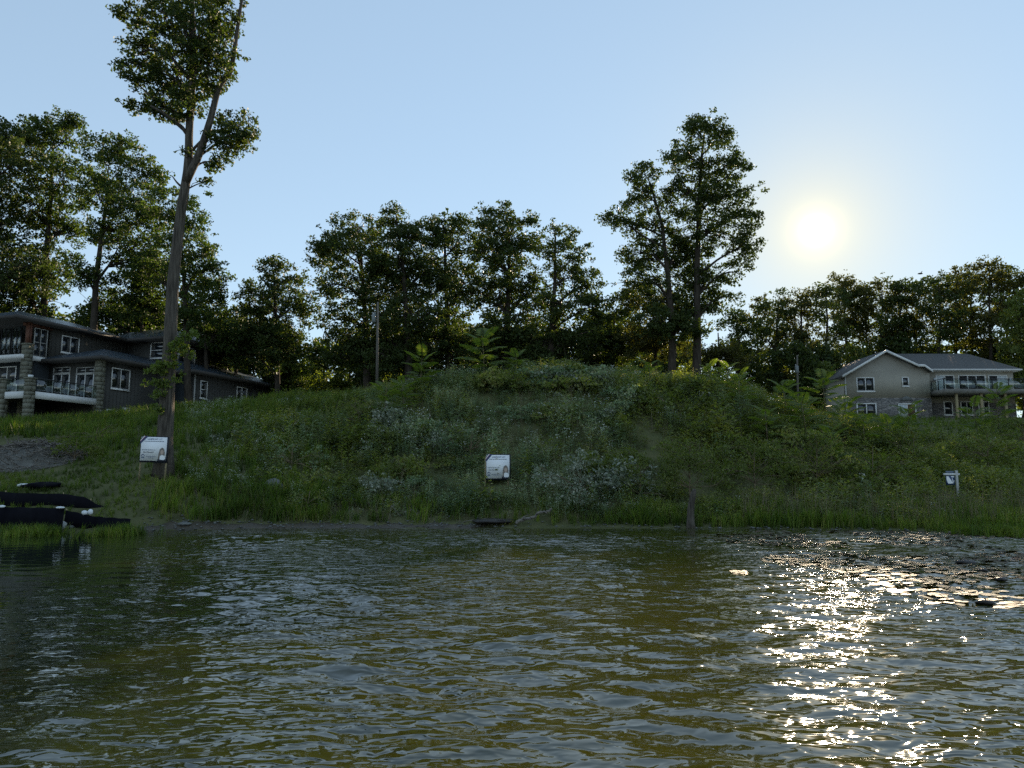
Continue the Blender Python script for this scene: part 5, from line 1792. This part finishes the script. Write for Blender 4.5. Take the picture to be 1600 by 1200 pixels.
def lump(name, label, cat, px, py, wpx, hpx, mat, seed, sub=(12, 8), sink=0.25, rough=0.22, water=False, Y=None):
    if water:
        d = ray(px, py); yy = CAMZ * d[1] / -d[2]; b = np.array([d[0] / d[1] * yy, yy, 0.0])
    elif Y is not None:
        b = at(px, py, Y)
    else:
        b = on_ground(px, py)
    r = np.random.default_rng(seed)
    w, h = wpx * b[1] / F / 2, hpx * b[1] / F
    na, nb = sub
    ph = r.uniform(0, 6.28, 8)
    V = []
    for j in range(nb + 1):
        e = -math.pi / 2 + math.pi * j / nb
        for i in range(na):
            a = 2 * math.pi * i / na
            m = 1 + rough * (math.sin(2 * a + ph[0] + e) * 0.5 + math.sin(3 * a + ph[1] - 2 * e) * 0.4 + math.sin(5 * a + ph[2] + 3 * e) * 0.25 + r.normal() * 0.12)
            V.append((w * m * math.cos(e) * math.cos(a), w * 0.8 * m * math.cos(e) * math.sin(a), h * (0.5 - sink * 0.5) + h * 0.55 * math.sin(e) * (1 + 0.4 * (m - 1))))
    q = [[j * na + i, j * na + (i + 1) % na, (j + 1) * na + (i + 1) % na, (j + 1) * na + i] for j in range(nb) for i in range(na)]
    mb = MB(); mb.add(V, q)
    o = mb.build(name, mat, smooth=True)
    o.location = tuple(b)
    return tag(o, label, cat)


lump('boulder', 'grey boulder half sunk in the grassy slope', 'rock', 427, 770, 32, 24, 'rock', 1, (14, 9))
lump('boulder', 'small grey rock below the grassy slope boulder', 'rock', 420, 787, 9, 9, 'rock', 2)
lump('flat_stone', 'flat pale stone lying at the mud edge', 'rock', 288, 821, 20, 5, 'rock', 3)
lump('white_bag', 'whitish plastic bag washed up before the silt fence', 'bag', 94, 827, 20, 13, 'pale_rock', 4, sub=(14, 9))
lump('shore_stone', 'small stone next to the washed up plastic bag', 'rock', 111, 826, 9, 5, 'rock', 5)
lump('white_float', 'round white float caught on the collapsed fence', 'float', 141, 803, 8, 8, 'white_plastic', 6, rough=0.05, Y=30.75)
lump('white_float', 'ribbed white float lying next to the round one', 'float', 132, 804, 10, 7, 'white_plastic', 7, rough=0.1, Y=30.7)
lump('plastic_scrap', 'flat white scrap lying on the edge of the second fence', 'litter', 94, 794.5, 13, 3.5, 'white_plastic', 8, rough=0.1, Y=30.0)
lump('plastic_scrap', 'flat white scrap at the broken end of the second fence', 'litter', 3, 793, 10, 4, 'white_plastic', 9, rough=0.1, Y=30.1)
lump('white_sack', 'crumpled white sack lying on the bank above the long fence', 'sack', 38, 761, 22, 6, 'white_plastic', 10)
lump('black_tarp', 'crumpled black tarp on the bank next to the white sack', 'tarp', 68, 763, 46, 10, 'silt_fabric', 11, (18, 8), rough=0.4)
lump('drift_stone', 'pale stone at the foot of the shallows grass', 'rock', 208, 829, 14, 4, 'pale_rock', 12)
lump('dark_snag', 'long dark snag breaking the glittering water', 'snag', 1510, 881, 34, 7, 'sodden_wood', 13, (16, 6), water=True, rough=0.35)
lump('dark_snag', 'short dark snag in the glittering water near the reed clump', 'snag', 1563, 907, 20, 6, 'sodden_wood', 14, water=True, rough=0.35)
lump('dark_snag', 'low dark snag farthest out among the floating leaves', 'snag', 1540, 944, 26, 8, 'sodden_wood', 15, water=True, rough=0.35)
lump('dark_snag', 'tiny dark snag next to the long one', 'snag', 1535, 893, 14, 5, 'sodden_wood', 16, water=True, rough=0.35)
lump('rotten_log', 'dark rotten log lying along the muddy waterline', 'log', 770, 817, 70, 7, 'sodden_wood', 17, (18, 7), rough=0.3)

# mud strip along the water
mud = MB()
pp = np.linspace(215, 760, 90)
sy = np.interp(pp, pxs, [PROF[p][0] for p in pxs])
x_ = (pp - 800) / F / cp
rows_ = []
for k, off in enumerate((-0.45, -0.15, 0.05, 0.42)):
    yy = sy + off + 0.55 * (fbm(pp * 0.05, pp * 0 + 0.3 * k, 201) - 0.5)
    xx = x_ * yy
    zz = ground(xx, yy) + (0.035 if 0 < k < 3 else -0.03)
    rows_.append(np.stack([xx, yy, zz], -1))
v = np.concatenate(rows_)
n = len(pp)
q = [[a * n + i, a * n + i + 1, (a + 1) * n + i + 1, (a + 1) * n + i] for a in range(3) for i in range(n - 1)]
mud.add(v, q)
tag(mud.build('mud_shore', 'wet_mud', smooth=True), 'strip of wet brown mud along the water edge', kind='structure')


# pebbles and bits washed up along the water edge
r = np.random.default_rng(808)
n = 900
pq = r.uniform(200, 1660, n); yq = np.interp(pq, pxs, [PROF[p][0] for p in pxs]) + r.normal(0.12, 0.28, n)
xq = (pq - 800) / F * yq / cp
keep = (pq < 780) | (r.random(n) < 0.4)
pq, xq, yq = pq[keep], xq[keep], yq[keep]
oct_ = np.array([(1, 0, 0), (0.2, 1, 0.1), (-1, 0.1, 0), (-0.1, -1, 0), (0.1, 0, 0.75), (0, 0, -0.6)])
fo = np.array([[0, 1, 4], [1, 2, 4], [2, 3, 4], [3, 0, 4], [1, 0, 5], [2, 1, 5], [3, 2, 5], [0, 3, 5]])
mb = MB()
sc_ = r.uniform(0.02, 0.085, len(xq)) ** 1.0
ro = r.uniform(0, 6.28, len(xq))
v = oct_[None] * (sc_[:, None] * r.uniform(0.6, 1.4, (len(xq), 1)))[..., None]
vx = v[..., 0] * np.cos(ro)[:, None] - v[..., 1] * np.sin(ro)[:, None]; vy = v[..., 0] * np.sin(ro)[:, None] + v[..., 1] * np.cos(ro)[:, None]
zq = np.maximum(ground(xq, yq), -0.01) + 0.03
v = np.stack([vx + xq[:, None], vy + yq[:, None], v[..., 2] * 0.6 + zq[:, None]], -1)
mb.add(v.reshape(-1, 3), (fo[None] + 6 * np.arange(len(xq))[:, None, None]).reshape(-1, 3))
tag(mb.build('pebbles', 'rock'), 'small stones and bits washed up along the shore', kind='stuff')


def branch(name, label, pts, Y, r0, r1, mat, cat='branch', twigs=0, seed=0):
    r = np.random.default_rng(seed)
    P_ = []
    for (px, py) in pts:
        d = ray(px, py)
        yw = CAMZ * d[1] / -d[2] if d[2] < 0 else 99
        P_.append(at(px, py, min(Y, yw)))
    P_ = np.array(P_)
    sg = np.concatenate([[0], np.cumsum(np.linalg.norm(np.diff(P_, axis=0), axis=1))])
    tt = np.linspace(0, sg[-1], max(8, len(pts) * 4))
    Q = np.stack([np.interp(tt, sg, P_[:, k]) for k in range(3)], 1)
    Q[1:-1] += r.normal(size=(len(Q) - 2, 3)) * r0 * 0.35
    b = Q[0].copy()
    mb = MB(); mb.tube(Q - b, np.linspace(r0, r1, len(Q)), 7)
    for k in range(twigs):
        i = r.integers(2, len(Q) - 1)
        e = Q[i] + np.array([r.normal() * 0.3, r.normal() * 0.2, abs(r.normal()) * 0.3])
        mb.tube(np.array([Q[i], (Q[i] + e) / 2 + r.normal(size=3) * 0.04, e]) - b, [r1, r1 * 0.7, 0.005], 5)
    o = mb.build(name, mat, smooth=True)
    o.location = tuple(b)
    return tag(o, label, cat)


branch('driftwood', 'crooked grey driftwood branch reaching over the waterline', [(806, 818), (814, 813), (822, 811), (836, 807), (841, 801), (846, 799), (853, 800), (862, 795)], 34.0, 0.075, 0.045, 'dead_wood', twigs=3, seed=1)
branch('fallen_stick', 'bent pale stick lying in a hook on the shore', [(548, 810), (562, 812), (576, 818), (590, 819), (602, 819), (609, 808), (612, 790)], 34.4, 0.025, 0.014, 'dead_wood', 'stick', 1, 2)
branch('fallen_stick', 'thin pale stick leaning beside the hooked one', [(612, 790), (620, 800), (624, 806)], 34.6, 0.016, 0.010, 'dead_wood', 'stick', 0, 3)
branch('fallen_stick', 'short arched pale stick past the hooked one', [(630, 801), (644, 796), (652, 803), (653, 808)], 34.6, 0.02, 0.012, 'dead_wood', 'stick', 0, 4)
branch('fallen_stick', 'long thin stick by the rotten log', [(715, 820), (728, 814), (742, 812), (760, 810)], 34.4, 0.018, 0.010, 'dead_wood', 'stick', 1, 5)
# dead trunk standing at the waterline
dt_ = at(1080, 824, 32.9); dt_[2] = gz(dt_[0], dt_[1]) - 0.1
mb = MB()
pts = [dt_] + [at(px, py, 33.0) for px, py in ((1079, 815), (1079, 800), (1080, 788), (1082, 778), (1084, 769), (1085, 764))]
mb.tube(np.array(pts) - dt_, [0.22, 0.17, 0.15, 0.14, 0.13, 0.11, 0.07], 10)
o = mb.build('dead_trunk', 'bark', smooth=True); o.location = tuple(dt_)
tag(o, 'bleached dead tree trunk standing at the waterline', 'trunk')
# yellow water plant
r = np.random.default_rng(61)
d = ray(792, 822); yy = min(34.2, CAMZ * d[1] / -d[2]); b = np.array([d[0] / d[1] * yy, yy, 0.0])
mb, _, _ = crown_mesh([(np.array([dx, 0, 0.14]), (0.26, 0.2, 0.16)) for dx in (-0.35, -0.05, 0.25)], 0.12, 0.9, 14, 0.08, r)
o = mb.build('yellow_plant', 'leaf_yellow'); o.location = tuple(b)
tag(o, 'low yellow-green plant clump at the foot of the driftwood', 'plant')

# brush pile
r = np.random.default_rng(5)
bp_ = on_ground(38, 722)
root = tag(empty('brush_pile', bp_), 'heap of brown cut brush and sticks on the bank under the dark house', 'brush pile')
mb = MB()
V = []
na, nb = 26, 9
for j in range(nb + 1):
    q_ = j / nb
    for i in range(na):
        a = 2 * math.pi * i / na
        x_, y_ = 2.9 * q_ * math.cos(a), 1.9 * q_ * math.sin(a)
        zz = gz(bp_[0] + x_, bp_[1] + y_) - bp_[2] + 0.75 * (1 - q_ ** 2) * (0.8 + 0.4 * r.random()) - 0.06
        V.append((x_, y_, zz))
mb.add(V, [[j * na + i, (j + 1) * na + i, (j + 1) * na + (i + 1) % na, j * na + (i + 1) % na] for j in range(nb) for i in range(na)])
mb.build('mound', 'mortar', root)
mb = MB()
for k in range(620):
    q_, a = math.sqrt(r.random()) * 1.05, r.uniform(0, 6.28)
    x_, y_ = 2.9 * q_ * math.cos(a), 1.9 * q_ * math.sin(a)
    c = np.array([x_, y_, gz(bp_[0] + x_, bp_[1] + y_) - bp_[2] + 0.86 * max(0, 1 - q_ ** 2) + r.uniform(0.0, 0.16)])
    d = r.normal(size=3) * [1, 0.6, 0.35]; d /= np.linalg.norm(d)
    L_ = r.uniform(0.25, 0.9)
    mb.tube([c - d * L_ / 2, c + r.normal(size=3) * 0.04, c + d * L_ / 2], [0.026, 0.022, 0.008], 4, cap=False)
tag(mb.build('sticks', 'dead_wood', root), kind='stuff')

# a bird far off over the wood
bc = at(1438, 428, 95)
mb = MB()
mb.tube([(-0.35, 0, 0), (-0.2, 0, 0.03), (0.0, 0, 0.04), (0.2, 0, 0.05), (0.33, 0, 0.03)], [0.02, 0.09, 0.11, 0.08, 0.02], 8)
mb.add([(-0.05, 0, 0.06), (0.12, 0, 0.06), (0.05, -0.45, 0.22), (-0.05, -0.5, 0.22)], [[0, 1, 2, 3]])
mb.add([(-0.05, 0, 0.06), (0.12, 0, 0.06), (0.05, 0.45, 0.22), (-0.05, 0.5, 0.22)], [[0, 1, 2, 3]])
o = mb.build('bird', 'bird_black', smooth=True); o.location = tuple(bc)
tag(o, 'tiny dark bird flying over the wood behind the taupe house', 'bird')
